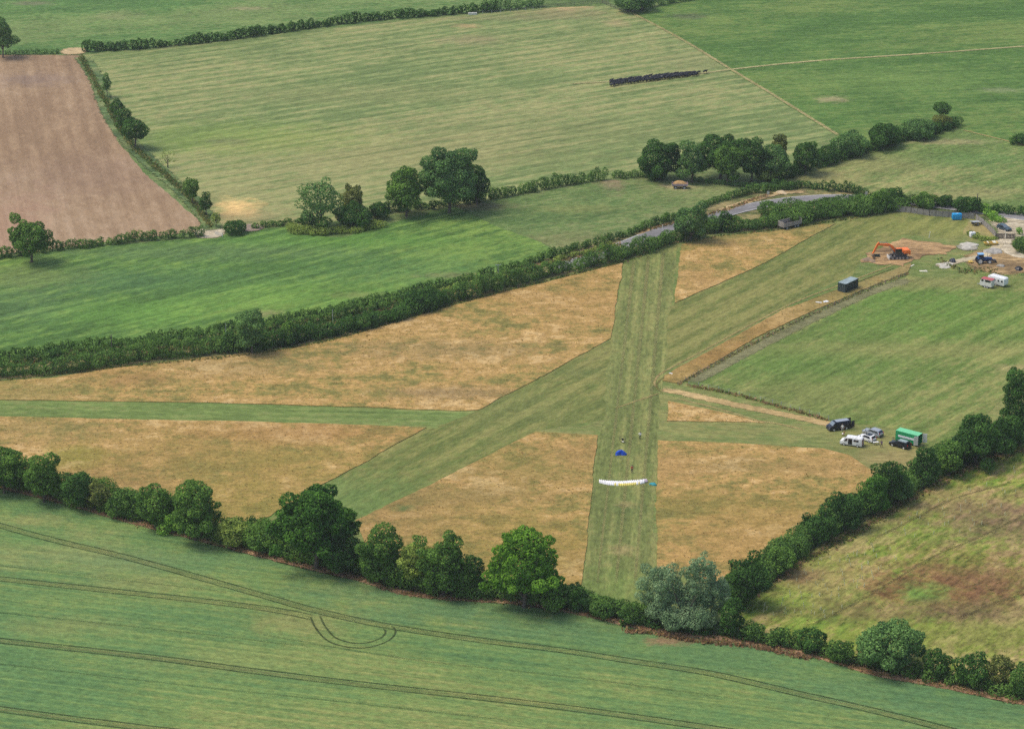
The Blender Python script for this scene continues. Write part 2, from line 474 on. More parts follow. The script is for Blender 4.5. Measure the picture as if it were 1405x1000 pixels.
def tufts(poly_px, per_m2, h, mats, wts, z=0.0, wd=.3, rng=None, clump=.0):
    """upright grass tufts over a photo-pixel polygon -> (V,tone,mi)"""
    SEED[0] += 1; rng = np.random.default_rng(SEED[0])
    pts = [P(*q) for q in poly_px]; poly = np.array([(p.x, p.y) for p in pts])
    lo, hi = poly.min(0), poly.max(0); n = int((hi - lo).prod() * per_m2)
    p = rng.uniform(lo, hi, (n, 2))
    c = np.zeros(n, bool); j = len(poly) - 1
    for i in range(len(poly)):
        xi, yi = poly[i]; xj, yj = poly[j]
        den = yj - yi if abs(yj - yi) > 1e-9 else 1e-9
        c ^= ((yi > p[:, 1]) != (yj > p[:, 1])) & (p[:, 0] < (xj - xi) * (p[:, 1] - yi) / den + xi); j = i
    return tuft_quads(p[c], h, wts, z, wd, rng)
def tuft_quads(p, h, wts, z, wd, rng):
    n = len(p); t = rng.uniform(0, 2 * pi, n)
    hh = h * rng.uniform(.5, 1.3, n); ww = wd * rng.uniform(.6, 1.4, n)
    ax = np.stack([np.cos(t), np.sin(t), np.zeros(n)], 1) * ww[:, None]
    b = np.concatenate([p, np.full((n, 1), z)], 1)
    lean = np.stack([rng.normal(0, .35, n), rng.normal(0, .35, n), np.ones(n)], 1) * hh[:, None]
    V = np.stack([b - ax * .6, b + ax * .6, b + ax + lean, b - ax + lean], 1)
    lowf = .5 + .25 * np.sin(p[:, 0] / 9.1 + p[:, 1] / 23) + .2 * np.sin(p[:, 1] / 14.3 - p[:, 0] / 31)
    tone = np.clip(.5 + .35 * (lowf - .5) + rng.normal(0, .18, n), 0, 1)
    return V, tone, rng.choice(len(wts), n, p=np.array(wts) / sum(wts))
def tuft_line(line, wd, per_m, h, wts, z=0, tw=.3):
    SEED[0] += 1; rng = np.random.default_rng(SEED[0])
    pts = np.array([tuple(q)[:2] for q in smooth_line([P(*q) for q in line], .5)])
    n = int(len(pts) * .5 * per_m); k = rng.integers(0, len(pts), n)
    p = pts[k] + rng.normal(0, 1, (n, 2)) * np.array([.4, wd * .28])
    return tuft_quads(p, h, wts, z, tw, rng)

# ================================================================== THE GROUND
D = lambda a, b: math.atan2((P(*b) - P(*a)).y, (P(*b) - P(*a)).x)
base_mat = ground_mat('grass_base', [S(88, 112, 58), S(108, 128, 72), S(126, 136, 84)], off=1)
me = bpy.data.meshes.new('ground'); me.from_pydata([(-4000, -3000, -.01), (4000, -3000, -.01), (4000, 6000, -.01), (-4000, 6000, -.01)], [], [(0, 1, 2, 3)])
me.materials.append(base_mat); tag(link(bpy.data.objects.new('ground', me)), kind='structure')

aH = D((0, 880), (700, 965))            # crop drilling direction
# far pasture, top left
sheet('pasture', [(-120, -60), (760, -60), (742, 8), (600, 22), (400, 44), (200, 67), (110, 74), (-120, 76)],
      ground_mat('pasture_far', [S(86, 122, 62), S(100, 131, 68), S(120, 139, 80)], off=2, streak=[(D((0, 60), (300, 40)), 30, 1.6, .12)],
                 spots=[(45, 5, 9, 5, S(120, 120, 90), .7), (160, 22, 10, 8, S(140, 148, 95), .7), (340, 12, 8, 3, S(160, 152, 110), .7)]))
# ploughed field
sheet('ploughed_field', [(-120, 75), (118, 76), (128, 108), (140, 140), (152, 175), (170, 205), (200, 240), (235, 270), (275, 308), (276, 318), (180, 328), (60, 343), (-120, 360)],
      ground_mat('ploughed_soil', [S(150, 123, 94), S(163, 136, 105), S(174, 148, 118)], off=3, big=.02, huek=.5, waves=[(D((60, 90), (120, 320)), 5.0, .03, .05)], amp=(.1, .14), streak=[(D((60, 90), (120, 320)), 60, 1.2, .07), (D((60, 90), (120, 320)), 200, 6, .08)], fine=.8,
                 spots=[(45, 110, 16, 10, S(136, 116, 104), .55), (15, 310, 12, 40, S(165, 128, 104), .5), (120, 240, 30, 30, S(140, 114, 94), .4)]))
aS = D((150, 150), (700, 70))
sheet('hay_field', [(110, 76), (200, 70), (400, 46), (600, 25), (742, 12), (835, 8), (868, 18), (945, 60), (1000, 95), (1150, 186), (1080, 215), (870, 244), (840, 247), (822, 248), (700, 270), (600, 287),
                    (500, 300), (400, 309), (310, 318), (276, 318), (275, 300), (215, 235), (165, 175), (135, 120)],
      ground_mat('hay_stubble', [S(112, 131, 75), S(132, 145, 87), S(154, 153, 99)], off=4, big=.014, amp=(.16, .3), fine=.7, huek=.8, waves=[(aS, 6.2, .045, .1), (aS, 2.9, .02, .04)],
                 streak=[(aS, 90, 2.2, .12), (aS + .03, 60, 1.0, .12)],
                 spots=[(325, 287, 7.5, 10.5, S(236, 198, 130), 1.0), (340, 190, 42, 22, S(126, 150, 62), .45), (330, 300, 18, 12, S(150, 135, 95), .5), (775, 9, 11, 7, S(196, 170, 118), .9),
                        (770, 18, 22, 9, S(150, 135, 96), .6), (640, 36, 6, 4, S(176, 150, 105), .7), (648, 55, 14, 8, S(150, 138, 98), .6), (845, 32, 5, 7, S(165, 150, 105), .7), (700, 25, 40, 5, S(138, 132, 92), .5),
                        (500, 130, 60, 14, S(138, 140, 88), .4), (960, 85, 22, 15, S(142, 142, 94), .4), (310, 194, 8, 5, S(120, 122, 82), .6), (600, 215, 55, 20, S(140, 138, 88), .45), (750, 180, 60, 25, S(138, 138, 88), .35)]))
sheet('upper_pasture', [(868, 16), (900, 10), (960, -30), (1525, -60), (1525, 240), (1405, 203), (1320, 178), (1300, 172), (1250, 190), (1180, 205), (1150, 188), (1060, 132), (1000, 96), (945, 60)],
      ground_mat('pasture_green', [S(78, 112, 50), S(93, 124, 58), S(114, 134, 68)], off=5, streak=[(D((1000, 60), (1400, 40)), 40, 2.4, .2)], amp=(.22, .36),
                 spots=[(945, 23, 9, 5, S(90, 96, 72), .7), (1143, 137, 6, 5, S(160, 150, 108), .8), (1372, 124, 9, 4, S(130, 138, 98), .7), (1230, 110, 40, 20, S(112, 140, 70), .5)]))
sheet('slope_pasture', [(1070, 250), (1150, 222), (1220, 200), (1290, 182), (1320, 178), (1405, 200), (1525, 236), (1525, 310), (1405, 290), (1240, 274), (1190, 263), (1090, 256)],
      ground_mat('pasture_dry', [S(106, 128, 66), S(124, 138, 78), S(150, 148, 92)], off=6, streak=[(D((1100, 245), (1300, 190)), 40, 2.5, .2)],
                 spots=[(1200, 225, 28, 12, S(150, 145, 92), .6), (1140, 245, 15, 12, S(160, 148, 96), .6), (1330, 220, 22, 10, S(92, 128, 64), .6), (1300, 195, 16, 4, S(160, 150, 105), .7), (1340, 265, 18, 8, S(160, 150, 100), .5)]))
aM = D((100, 440), (560, 330))
sheet('meadow', [(-120, 365), (0, 352), (150, 337), (276, 327), (310, 321), (400, 311), (410, 322), (470, 326), (520, 312), (600, 290), (622, 284), (680, 310), (742, 332), (770, 348), (690, 374), (600, 400), (300, 458), (150, 478), (0, 492), (-120, 505)],
      ground_mat('meadow_grass', [S(82, 116, 54), S(102, 134, 62), S(120, 146, 68)], off=7, waves=[(aM, 6.0, .04, .08)], streak=[(aM, 40, 2.2, .26), (aM + .15, 14, 5, .14)], amp=(.22, .38),
                 spots=[(140, 385, 45, 14, S(78, 112, 68), .6), (260, 345, 60, 9, S(94, 118, 74), .5), (20, 420, 24, 18, S(84, 112, 70), .5), (620, 378, 11, 3, S(150, 138, 92), .7), (364, 430, 5, 3, S(150, 140, 96), .7),
                        (30, 380, 20, 12, S(120, 132, 72), .5), (200, 430, 25, 12, S(104, 146, 62), .6), (420, 405, 40, 14, S(106, 146, 62), .5), (480, 330, 40, 8, S(98, 142, 62), .5), (560, 370, 35, 14, S(82, 120, 66), .5), (490, 405, 8, 3, S(130, 140, 80), .6)]))
sheet('meadow', [(622, 283), (700, 271), (822, 248), (845, 247), (1000, 258), (1030, 262), (975, 284), (905, 310), (850, 328), (800, 342), (770, 349), (742, 332), (680, 310)],
      ground_mat('meadow_dull', [S(92, 118, 62), S(110, 129, 72), S(128, 136, 84)], off=8, streak=[(D((640, 290), (900, 255)), 25, 2.2, .16)], amp=(.25, .4),
                 spots=[(640, 283, 16, 5, S(132, 120, 86), .7), (930, 256, 6.5, 4.0, S(196, 178, 130), .7), (834, 243, 5, 16, S(150, 130, 100), .85), (810, 330, 40, 8, S(132, 128, 84), .5), (790, 287, 14, 5, S(136, 138, 80), .5)]))
# rough verge under the two road hedges
sheet('verge', [(-120, 498), (0, 490), (150, 474), (300, 456), (500, 420), (600, 397), (700, 368), (800, 340), (900, 310), (975, 282), (1030, 264), (1100, 256), (1190, 263), (1240, 275), (1405, 292), (1525, 310),
                (1525, 345), (1405, 320), (1340, 298), (1230, 288), (1190, 296), (1127, 303), (1065, 315), (980, 321), (925, 334), (860, 357), (750, 384), (675, 404), (600, 423), (475, 461), (350, 485), (200, 499), (75, 517), (-120, 535)],
      ground_mat('verge_grass', [S(86, 100, 56), S(118, 118, 72), S(160, 144, 98)], off=9, big=.06, amp=(.4, .5)))
# mown airfield
sheet('airfield_grass', [(-120, 530), (0, 521), (75, 516), (200, 498), (350, 484), (475, 460), (600, 422), (675, 403), (750, 383), (860, 356), (925, 333), (980, 320), (1065, 314), (1127, 302), (1190, 295), (1230, 287), (1340, 297),
                         (1370, 322), (1405, 330), (1525, 345), (1525, 560), (1405, 560), (1300, 640), (1220, 690), (1100, 745), (1005, 830), (950, 868), (870, 852), (795, 840), (640, 825), (495, 790), (370, 760), (300, 745), (200, 722), (100, 696), (0, 672), (-120, 650)],
      ground_mat('airfield_turf', [S(104, 122, 62), S(120, 132, 72), S(138, 138, 82)], off=10, amp=(.2, .34),
                 spots=[(1240, 635, 12, 10, S(150, 138, 84), .6), (1190, 300, 30, 8, S(110, 130, 68), .4), (1290, 315, 20, 8, S(140, 142, 74), .6), (1345, 315, 9, 9, S(170, 150, 100), .75), (1210, 615, 16, 9, S(146, 138, 84), .6),
                        (370, 712, 16, 8, S(100, 136, 60), .6)]))
aD = D((480, 690), (900, 470))
sheet('mown_strip', [(450, 660), (585, 587), (640, 566), (838, 465), (925, 418), (1050, 362), (1150, 306), (1230, 290), (1330, 300), (1320, 330), (1240, 322), (1190, 345), (1170, 378), (1080, 418), (905, 516), (906, 560), (735, 592), (600, 660), (486, 716), (440, 760), (370, 712)],
      ground_mat('mown_diagonal', [S(106, 118, 60), S(122, 127, 68), S(138, 136, 78)], off=11, waves=[(aD, 6.5, .05, .1)], streak=[(aD, 70, 2.4, .14), (aD, 25, .9, .12)], amp=(.14, .3),
                 spots=[(470, 690, 22, 18, S(110, 138, 74), .6), (1290, 312, 25, 9, S(136, 140, 72), .6), (700, 560, 25, 14, S(132, 136, 78), .4), (780, 510, 40, 4, S(98, 112, 60), .5)]))
aL = D((0, 562), (600, 575))
sheet('mown_strip', [(-120, 548), (0, 549), (300, 553), (640, 564), (655, 564), (600, 588), (585, 587), (300, 578), (0, 572), (-120, 571)],
      ground_mat('mown_left', [S(108, 128, 66), S(118, 137, 72), S(132, 140, 80)], off=12, waves=[(aL, 3.2, .04, .06)], streak=[(aL, 60, 1.8, .14)], amp=(.2, .3)))
sheet('mown_strip', [(895, 540), (910, 540), (1000, 560), (1045, 580), (1130, 588), (1200, 596), (1285, 615), (1255, 655), (1220, 682), (1196, 648), (1130, 615), (903, 604), (880, 600)],
      ground_mat('mown_right', [S(108, 124, 66), S(122, 133, 74), S(140, 140, 82)], off=13, streak=[(D((900, 590), (1130, 600)), 50, 1.4, .18)], amp=(.2, .3), spots=[(1160, 615, 12, 8, S(110, 132, 66), .6), (1240, 635, 12, 10, S(152, 140, 88), .6), (1212, 612, 16, 9, S(148, 138, 86), .6), (1222, 630, 12, 5, S(168, 148, 98), .5)]))
aRW = D((828, 600), (868, 250))
aRW = D((852, 800), (890, 362))
sheet('runway', [(855, 362), (892, 350), (930, 336), (917, 445), (905, 560), (902, 640), (897, 780), (893, 850), (850, 850), (797, 835), (800, 800), (820, 598), (838, 465)],
      ground_mat('runway_turf', [S(112, 122, 66), S(124, 131, 73), S(138, 138, 80)], off=14, waves=[(aRW, 4.6, .045, .11)], streak=[(aRW, 160, 1.5, .16), (aRW, 60, .5, .12)], amp=(.2, .36), big=.03,
                 spots=[(860, 700, 4, 3, S(98, 112, 62), .6), (858, 692, 2.5, 2, S(168, 150, 100), .6), (855, 755, 3, 3, S(165, 148, 98), .7), (840, 820, 16, 16, S(112, 136, 66), .5), (812, 500, 14, 30, S(132, 138, 78), .3), (936, 552, 3, 6, S(100, 140, 60), .6)]))
pale = worn_mat('worn_grass', [S(146, 146, 92), S(160, 152, 98)], thr=.3, soft=.5, strength=.42, nscale=.03, off=15)
for f in (.2, .47, .74):
    a, b = P(855 + (930 - 855) * f, 362 - 26 * f), P(800 + (896 - 800) * f, 800)
    ribbon('mowing_line', [a, a.lerp(b, .33), a.lerp(b, .66), b], (1.1, .7) if f != .2 else (1.1, .5), pale, world=True, step=3, jit=0)
# fenced field on the right
aF = D((960, 520), (1250, 385))
sheet('right_field', [(943, 526), (1060, 460), (1180, 402), (1245, 378), (1300, 380), (1405, 372), (1525, 360), (1525, 530), (1405, 505), (1380, 545), (1320, 600), (1285, 625), (1250, 590), (1190, 583), (1140, 577), (1000, 541)],
      ground_mat('right_field_grass', [S(102, 124, 58), S(116, 132, 68), S(138, 140, 80)], off=16, big=.016, waves=[(aF, 7.0, .05, .12)], streak=[(aF, 90, 3.0, .22), (aF, 30, 1.0, .14)], amp=(.18, .34),
                 spots=[(1290, 480, 70, 7, S(144, 142, 84), .55), (1240, 415, 28, 26, S(96, 134, 54), .55), (1070, 500, 30, 14, S(98, 128, 58), .5), (1310, 440, 40, 20, S(104, 132, 58), .5), (1130, 545, 26, 14, S(140, 140, 82), .5), (1395, 507, 6, 4, S(170, 155, 105), .7), (1290, 388, 30, 7, S(148, 140, 88), .6)]))
# dry tall grass, standing above the mown turf
DRY = dict(big=.045, mid=.22, fine=1.1, amp=(.2, .3), sharp=.17, huemid=.7, huek=.55, stretch=1.1)
dry_cols = [S(130, 124, 66), S(154, 137, 76), S(176, 145, 85), S(187, 152, 93), S(202, 170, 114)]
def dry(poly, off, label, spots=(), cols=None, per=.55, h=.26, z=.12):
    o = sheet('dry_grass', poly, ground_mat('dry_grass', cols or dry_cols, off=off, spots=spots, streak=[(0.1, 6, 1.6, .08)], **DRY), skirt=z, jit=.1, kind='stuff')
    V, t, mi = tufts(poly, per, h, None, (.97, .03), z=z - .05, wd=.16)
    me = quads('grass_tufts', V, [M['tuft_dry'], M['tuft_rough']], t, mi)
    link(bpy.data.objects.new('grass_tufts', me), o)['kind'] = 'stuff'
    return tag(o, label, 'grass')
gr = S(122, 124, 62)
dry([(-120, 535), (0, 524), (75, 519), (150, 507), (280, 491), (400, 479), (475, 463), (555, 440), (620, 421), (680, 404), (760, 385), (855, 361), (838, 465), (740, 518), (655, 563), (640, 564), (300, 553), (0, 549), (-120, 548)], 21,
    'long tawny dry grass between the road hedge and the mown strips', spots=[(30, 540, 18, 12, S(140, 132, 74), .6), (330, 500, 25, 10, S(140, 128, 84), .4), (600, 480, 35, 8, S(126, 116, 76), .45), (800, 410, 25, 25, S(168, 134, 78), .4), (620, 540, 20, 5, S(134, 116, 80), .6), (180, 520, 12, 6, S(148, 116, 70), .6), (520, 540, 6, 4, gr, .6)])
dry([(-120, 571), (0, 572), (300, 578), (585, 587), (520, 622), (450, 661), (372, 708), (350, 720), (300, 720), (180, 690), (100, 670), (0, 630), (-120, 610)], 22,
    'long tawny dry grass with a green patch beside the front tree row', spots=[(108, 628, 10, 9, S(132, 136, 50), .8), (150, 665, 20, 20, S(142, 118, 70), .5), (380, 640, 25, 18, S(150, 132, 66), .6), (250, 620, 30, 20, S(150, 128, 68), .45), (60, 590, 20, 10, S(140, 128, 74), .5), (420, 595, 30, 8, S(162, 122, 72), .5), (340, 690, 20, 15, S(146, 132, 64), .6)])
dry([(488, 714), (600, 661), (735, 593), (820, 598), (812, 680), (803, 760), (797, 805), (760, 800), (700, 800), (640, 790), (560, 770), (500, 745)], 23,
    'wedge of dry grass left of the runway behind the bright green tree', spots=[(550, 700, 18, 20, S(142, 116, 74), .5), (720, 640, 20, 14, S(128, 120, 62), .5), (650, 720, 25, 20, S(156, 134, 72), .5), (740, 760, 20, 20, S(142, 126, 62), .6), (790, 620, 10, 10, S(172, 136, 84), .5), (555, 698, 3, 2, S(90, 110, 60), .8), (620, 680, 30, 6, S(134, 120, 68), .5)])
dry([(903, 605), (1000, 608), (1130, 616), (1165, 625), (1200, 648), (1180, 680), (1100, 725), (1010, 790), (980, 800), (900, 780), (901, 700)], 24,
    'square of tawny dry grass right of the runway', spots=[(950, 690, 16, 8, S(138, 124, 64), .55), (1060, 640, 40, 6, S(138, 122, 72), .45), (920, 640, 8, 12, S(178, 142, 88), .5), (1060, 710, 25, 16, S(148, 128, 66), .5), (1000, 750, 20, 16, S(172, 138, 80), .5), (1150, 640, 14, 8, S(176, 142, 88), .5)])
dry([(935, 336), (980, 326), (1065, 318), (1130, 308), (1146, 308), (1050, 361), (925, 417)], 25, 'triangle of dry grass between the runway head and the grey farm trailer',
    spots=[(1110, 312, 20, 6, S(140, 136, 78), .7), (990, 330, 20, 6, S(142, 130, 76), .5), (960, 380, 8, 12, S(172, 138, 84), .5)])
dry([(917, 551), (980, 564), (1050, 581), (915, 578)], 26, 'small triangle of dry grass beside the dirt track', per=1.5)
dry([(909, 523), (912, 516), (1000, 467), (1080, 423), (1150, 398), (1200, 380), (1250, 362), (1245, 374), (1190, 396), (1120, 425), (1050, 458), (932, 527)], 27, 'narrow strip of orange dry grass along the field fence',
    cols=[S(136, 120, 66), S(160, 134, 77), S(178, 149, 94)], z=.12, spots=[(1180, 390, 22, 16, S(142, 134, 80), .75), (1225, 372, 16, 10, S(148, 134, 84), .8), (1120, 415, 12, 8, S(140, 128, 74), .5), (985, 490, 16, 10, S(164, 122, 70), .5), (1040, 455, 16, 10, S(164, 126, 74), .4)])
# tracks and bare ground
dirt = worn_mat('dirt_track', [S(182, 156, 106), S(198, 172, 124)], thr=.42, soft=.22, off=31, nscale=.7)
dirt2 = worn_mat('faint_track', [S(160, 146, 92), S(176, 156, 104)], thr=.5, soft=.35, strength=.75, off=32, nscale=.5)
ribbon('dirt_track', [(902, 534), (930, 538), (960, 545), (1040, 562), (1100, 574), (1140, 583), (1165, 590)], 3.6, dirt)
ribbon('dirt_track', [(925, 546), (985, 561), (1040, 577), (1075, 583), (1110, 592)], .9, dirt2)
ribbon('dirt_track', [(905, 535), (898, 528), (902, 517), (915, 508), (960, 484), (1080, 420), (1170, 385), (1250, 355), (1290, 345)], .8, dirt2)
ribbon('dirt_track', [(909, 541), (901, 530), (908, 520), (925, 512), (970, 489), (1085, 424), (1170, 390), (1230, 367)], .6, worn_mat('tyre_rut', [S(96, 98, 52), S(112, 108, 60)], thr=.45, soft=.3, strength=.8, off=33))
ribbon('dirt_track', [(840, 562), (880, 548), (910, 538)], .7, dirt2)
ribbon('grass_track', [(948, 526), (1060, 466), (1180, 408), (1250, 383)], 4.0, worn_mat('grey_grass', [S(132, 132, 92), S(142, 138, 100)], thr=.4, soft=.3, strength=.8, off=34))
ribbon('field_margin', [(866, 18), (905, 38), (945, 60), (1000, 94), (1060, 130), (1152, 187)], 1.8, worn_mat('pale_margin', [S(160, 154, 100), S(176, 162, 112)], thr=.5, soft=.3, strength=.85, off=35, nscale=.3))
ribbon('grass_track', [(780, 116), (900, 108), (965, 101), (1010, 95), (1120, 84), (1270, 74), (1420, 63)], 1.8, worn_mat('pale_path', [S(164, 160, 108), S(180, 170, 120)], thr=.42, soft=.3, strength=.95, off=36, nscale=.3))
ribbon('grass_track', [(1318, 178), (1350, 186), (1405, 200), (1470, 220)], 1.2, dirt2)
soil = worn_mat('bare_soil', [S(136, 114, 82), S(160, 134, 94), S(182, 154, 110)], thr=.4, soft=.2, off=37, mid=.3, big=.12, nscale=.25, amp=(.4, .5))
sheet('excavated_ground', [(1182, 361), (1195, 346), (1238, 327), (1320, 338), (1300, 350), (1262, 356), (1240, 366), (1205, 364)], ground_mat('dug_soil', [S(126, 102, 74), S(156, 127, 88), S(182, 149, 105)], off=38, big=.1, mid=.4, amp=(.4, .5)), jit=.5)
patch('bare_ground', 1372, 360, 11, 12, soil, rot=.2)
chalk = worn_mat('chalk_gravel', [S(170, 158, 132), S(194, 180, 152), S(208, 196, 170)], thr=.4, soft=.15, off=39, mid=.5, nscale=.4, amp=(.3, .3))
ribbon('gravel_drive', [(1393, 303), (1385, 314), (1379, 326), (1376, 335), (1388, 347), (1412, 355)], (7, 4.5), chalk)
ribbon('gravel_drive', [(1376, 332), (1366, 340), (1352, 350), (1330, 356), (1305, 361), (1282, 368)], (3.5, 4), worn_mat('chalk_trail', [S(168, 156, 128), S(196, 182, 150)], thr=.5, soft=.2, off=40, nscale=.4, amp=(.4, .3)))
patch('gravel_drive', 1398, 309, 9, 13, chalk)
asph = ground_mat('asphalt', [S(128, 126, 126), S(140, 138, 138), S(150, 147, 145)], off=41, amp=(.1, .15), bump=.1, streak=[(.2, 20, 1.2, .08)])
ROAD = [(765, 368), (820, 351), (872, 331), (915, 315), (980, 297), (1042, 282), (1110, 273), (1180, 272), (1260, 279), (1330, 288), (1400, 298), (1500, 313)]
def plain_ribbon(name, line, wd, mat, off=0, z=None, kind='structure'):
    return ribbon(name, line, wd, mat, off=off, z=z, jit=0)
rz = ZL[0] + .008; ZL[0] = rz + .012
plain_ribbon('road', ROAD, 5.6, asph, z=rz)
wl = paint('road_paint', (.7, .7, .66, 1), .7, var=.2)
plain_ribbon('road_marking', ROAD, .16, wl, off=2.55, z=rz + .006); plain_ribbon('road_marking', ROAD, .16, wl, off=-2.55, z=rz + .006)
ribbon('verge', [(985, 291), (1030, 276), (1070, 266), (1110, 263)], 3.5, worn_mat('sandy_verge', [S(150, 128, 92), S(176, 152, 110), S(196, 172, 128)], thr=.4, soft=.3, off=42, big=.3, amp=(.4, .5)))
ribbon('verge', [(870, 324), (905, 311), (925, 306)], 1.6, soil)
ribbon('verge', [(1060, 288), (1080, 283), (1090, 279)], 3, worn_mat('dry_verge', [S(180, 156, 110), S(196, 170, 122)], thr=.4, soft=.3, off=43))
patch('bare_ground', 288, 320, 5.0, 6.0, chalk)
patch('bare_ground', 345, 313, 4.0, 4.0, worn_mat('gate_soil', [S(140, 124, 112), S(156, 138, 122)], thr=.4, soft=.2, off=44))
patch('bare_ground', 101, 71, 5.5, 6, worn_mat('beige_soil', [S(190, 164, 120), S(206, 182, 138)], thr=.4, soft=.25, off=55))
patch('bare_ground', 1327, 340, 3.4, 3.4, worn_mat('grey_rubble', [S(150, 146, 130), S(180, 174, 156)], thr=.4, soft=.15, off=45, nscale=.5, amp=(.4, .4)))
ribbon('rough_strip', [(112, 78), (130, 105), (142, 135), (155, 165), (180, 198), (215, 232), (250, 262), (285, 300), (292, 318)], 6.5, worn_mat('rough_strip', [S(82, 104, 64), S(100, 122, 72), S(122, 132, 84)], thr=.35, soft=.2, off=46, big=.08, amp=(.4, .5)))
# scrub planting, bottom right
aB = D((1030, 850), (1250, 700))
sheet('scrub_field', [(1008, 835), (1050, 800), (1120, 752), (1220, 697), (1320, 645), (1405, 612), (1525, 560), (1525, 980), (1405, 948), (1300, 925), (1160, 900), (1060, 878), (1015, 868)],
      ground_mat('scrub_ground', [S(110, 138, 50), S(129, 144, 60), S(145, 147, 72), S(164, 148, 94)], off=47, big=.045, mid=.18, amp=(.36, .5), streak=[(aB, 25, 2.0, .22)],
                 spots=[(1060, 815, 18, 12, S(118, 142, 52), .85), (1100, 780, 14, 10, S(112, 134, 50), .6), (1150, 800, 16, 12, S(166, 142, 92), .6), (1320, 790, 20, 15, S(132, 98, 64), .6), (1285, 812, 16, 10, S(134, 92, 62), .75), (1360, 800, 18, 10, S(130, 96, 66), .6), (1245, 808, 9, 7, S(124, 90, 56), .6),
                        (1265, 815, 6, 6, S(104, 142, 60), .8), (1120, 720, 20, 6, S(150, 124, 96), .7), (1090, 790, 8, 6, S(150, 118, 84), .7), (1220, 730, 30, 8, S(116, 136, 56), .5), (1320, 690, 24, 12, S(156, 132, 90), .6), (1260, 870, 30, 8, S(126, 140, 56), .6), (1370, 870, 26, 12, S(128, 134, 62), .6), (1180, 840, 20, 6, S(120, 100, 66), .6), (1330, 840, 14, 6, S(120, 96, 70), .7), (1380, 720, 18, 14, S(120, 90, 76), .6), (1140, 690, 20, 6, S(128, 108, 84), .6)]))
rutm = worn_mat('scrub_rut', [S(96, 92, 58), S(112, 104, 66)], thr=.5, soft=.4, strength=.32, off=48)
ribbon('grass_track', [(1110, 860), (1180, 825), (1230, 795), (1280, 765), (1350, 735), (1420, 700)], .9, rutm)
ribbon('grass_track', [(1190, 745), (1250, 715), (1310, 685), (1400, 660)], .9, rutm)
ribbon('grass_track', [(1310, 855), (1360, 830), (1420, 812)], 1.0, rutm)
# crop field with wheel tracks
crop_edge = [(-120, 646), (0, 671), (60, 686), (100, 696), (180, 719), (250, 737), (310, 752), (370, 768), (430, 783), (500, 800), (560, 818), (640, 826), (700, 829), (760, 838), (800, 845), (850, 857), (900, 868), (960, 876), (1030, 886), (1085, 894), (1150, 912), (1210, 930), (1290, 944), (1350, 957), (1405, 968), (1525, 996)]
sheet('crop_field', crop_edge + [(1525, 1100), (-120, 1100)],
      ground_mat('crop', [S(89, 124, 75), S(102, 134, 77), S(120, 142, 78), S(143, 149, 86)], off=50, big=.03, amp=(.05, .3), fine=1.5, sharp=.2, bump=.8, huek=.4, huemid=.2, stretch=1.8, waves=[(aH, 2.6, .03, .04)], streak=[(aH, 60, .7, .12), (aH, 40, .32, .16), (aH, 120, 3.4, .06)],
                 spots=[(45, 715, 9, 4, S(148, 150, 90), .7), (110, 735, 10, 4, S(150, 150, 90), .7), (70, 762, 24, 8, S(146, 149, 90), .65), (180, 775, 14, 6, S(146, 149, 90), .5), (90, 860, 14, 5, S(142, 148, 86), .5), (330, 905, 20, 6, S(138, 147, 84), .5), (60, 740, 14, 5, S(96, 136, 74), .5), (410, 855, 12, 6, S(150, 146, 88), .6), (200, 800, 16, 5, S(146, 146, 88), .5),
                        (600, 835, 22, 8, S(90, 126, 84), .6), (480, 812, 16, 7, S(90, 126, 82), .5), (760, 862, 24, 8, S(90, 126, 84), .5), (1000, 900, 24, 8, S(92, 126, 80), .5), (1200, 945, 20, 8, S(90, 126, 82), .6), (1330, 975, 20, 8, S(90, 126, 82), .6), (918, 880, 6.0, 2.2, S(150, 122, 90), .9), (250, 770, 40, 6, S(96, 132, 84), .5)]))
rut = worn_mat('wheel_rut', [S(56, 72, 42), S(76, 88, 52)], thr=.45, soft=.45, strength=.68, off=51, nscale=.3)  # crushed crop and bare soil, the groove's shade mixed into the tone
mid_ = worn_mat('thin_crop', [S(134, 138, 84), S(152, 148, 92)], thr=.55, soft=.45, strength=.38, off=52, nscale=.2)
lines = [[(-60, 703), (0, 722), (74, 742), (186, 769), (350, 815), (431, 838), (527, 859), (650, 878), (770, 893), (860, 907), (965, 923), (1055, 943), (1097, 953), (1195, 975), (1305, 1003), (1400, 1030)],
         [(-60, 788), (0, 795), (120, 808), (250, 822), (350, 834), (400, 842), (431, 849)],
         [(-60, 873), (0, 880), (200, 902), (350, 922), (480, 938), (650, 957), (800, 975), (950, 996), (1050, 1012)],
         [(-60, 966), (0, 974), (120, 990), (250, 1006), (400, 1024)],
         [(432, 846), (440, 862), (455, 878), (480, 886), (505, 886), (528, 878), (536, 868), (531, 861)]]
for i, l in enumerate(lines):
    if i != 4: ribbon('crop_gap', l, 1.5, mid_, step=2, jit=.02)
    for s in (-.95, .95): ribbon('wheel_track', l, .5, rut, off=s, step=1.0 if i < 4 else .4, jit=.03)
for l in [[(-60, 905), (200, 935), (480, 965), (720, 992)], [(-60, 770), (150, 795), (330, 815)], [(350, 870), (560, 905), (800, 932), (1000, 958)], [(-60, 835), (250, 868), (420, 888)]]:
    ribbon('crop_gap', l, .7, worn_mat('drill_line', [S(88, 116, 68), S(98, 124, 74)], thr=.55, soft=.4, strength=.35, off=53, nscale=.15), step=2)
ribbon('field_margin', [(x, y - 3) for x, y in crop_edge], 2.6, worn_mat('dead_stalks', [S(140, 112, 84), S(166, 132, 100), S(182, 150, 116)], thr=.4, soft=.35, off=56, big=.2, nscale=.3, amp=(.4, .5)), step=1.5)
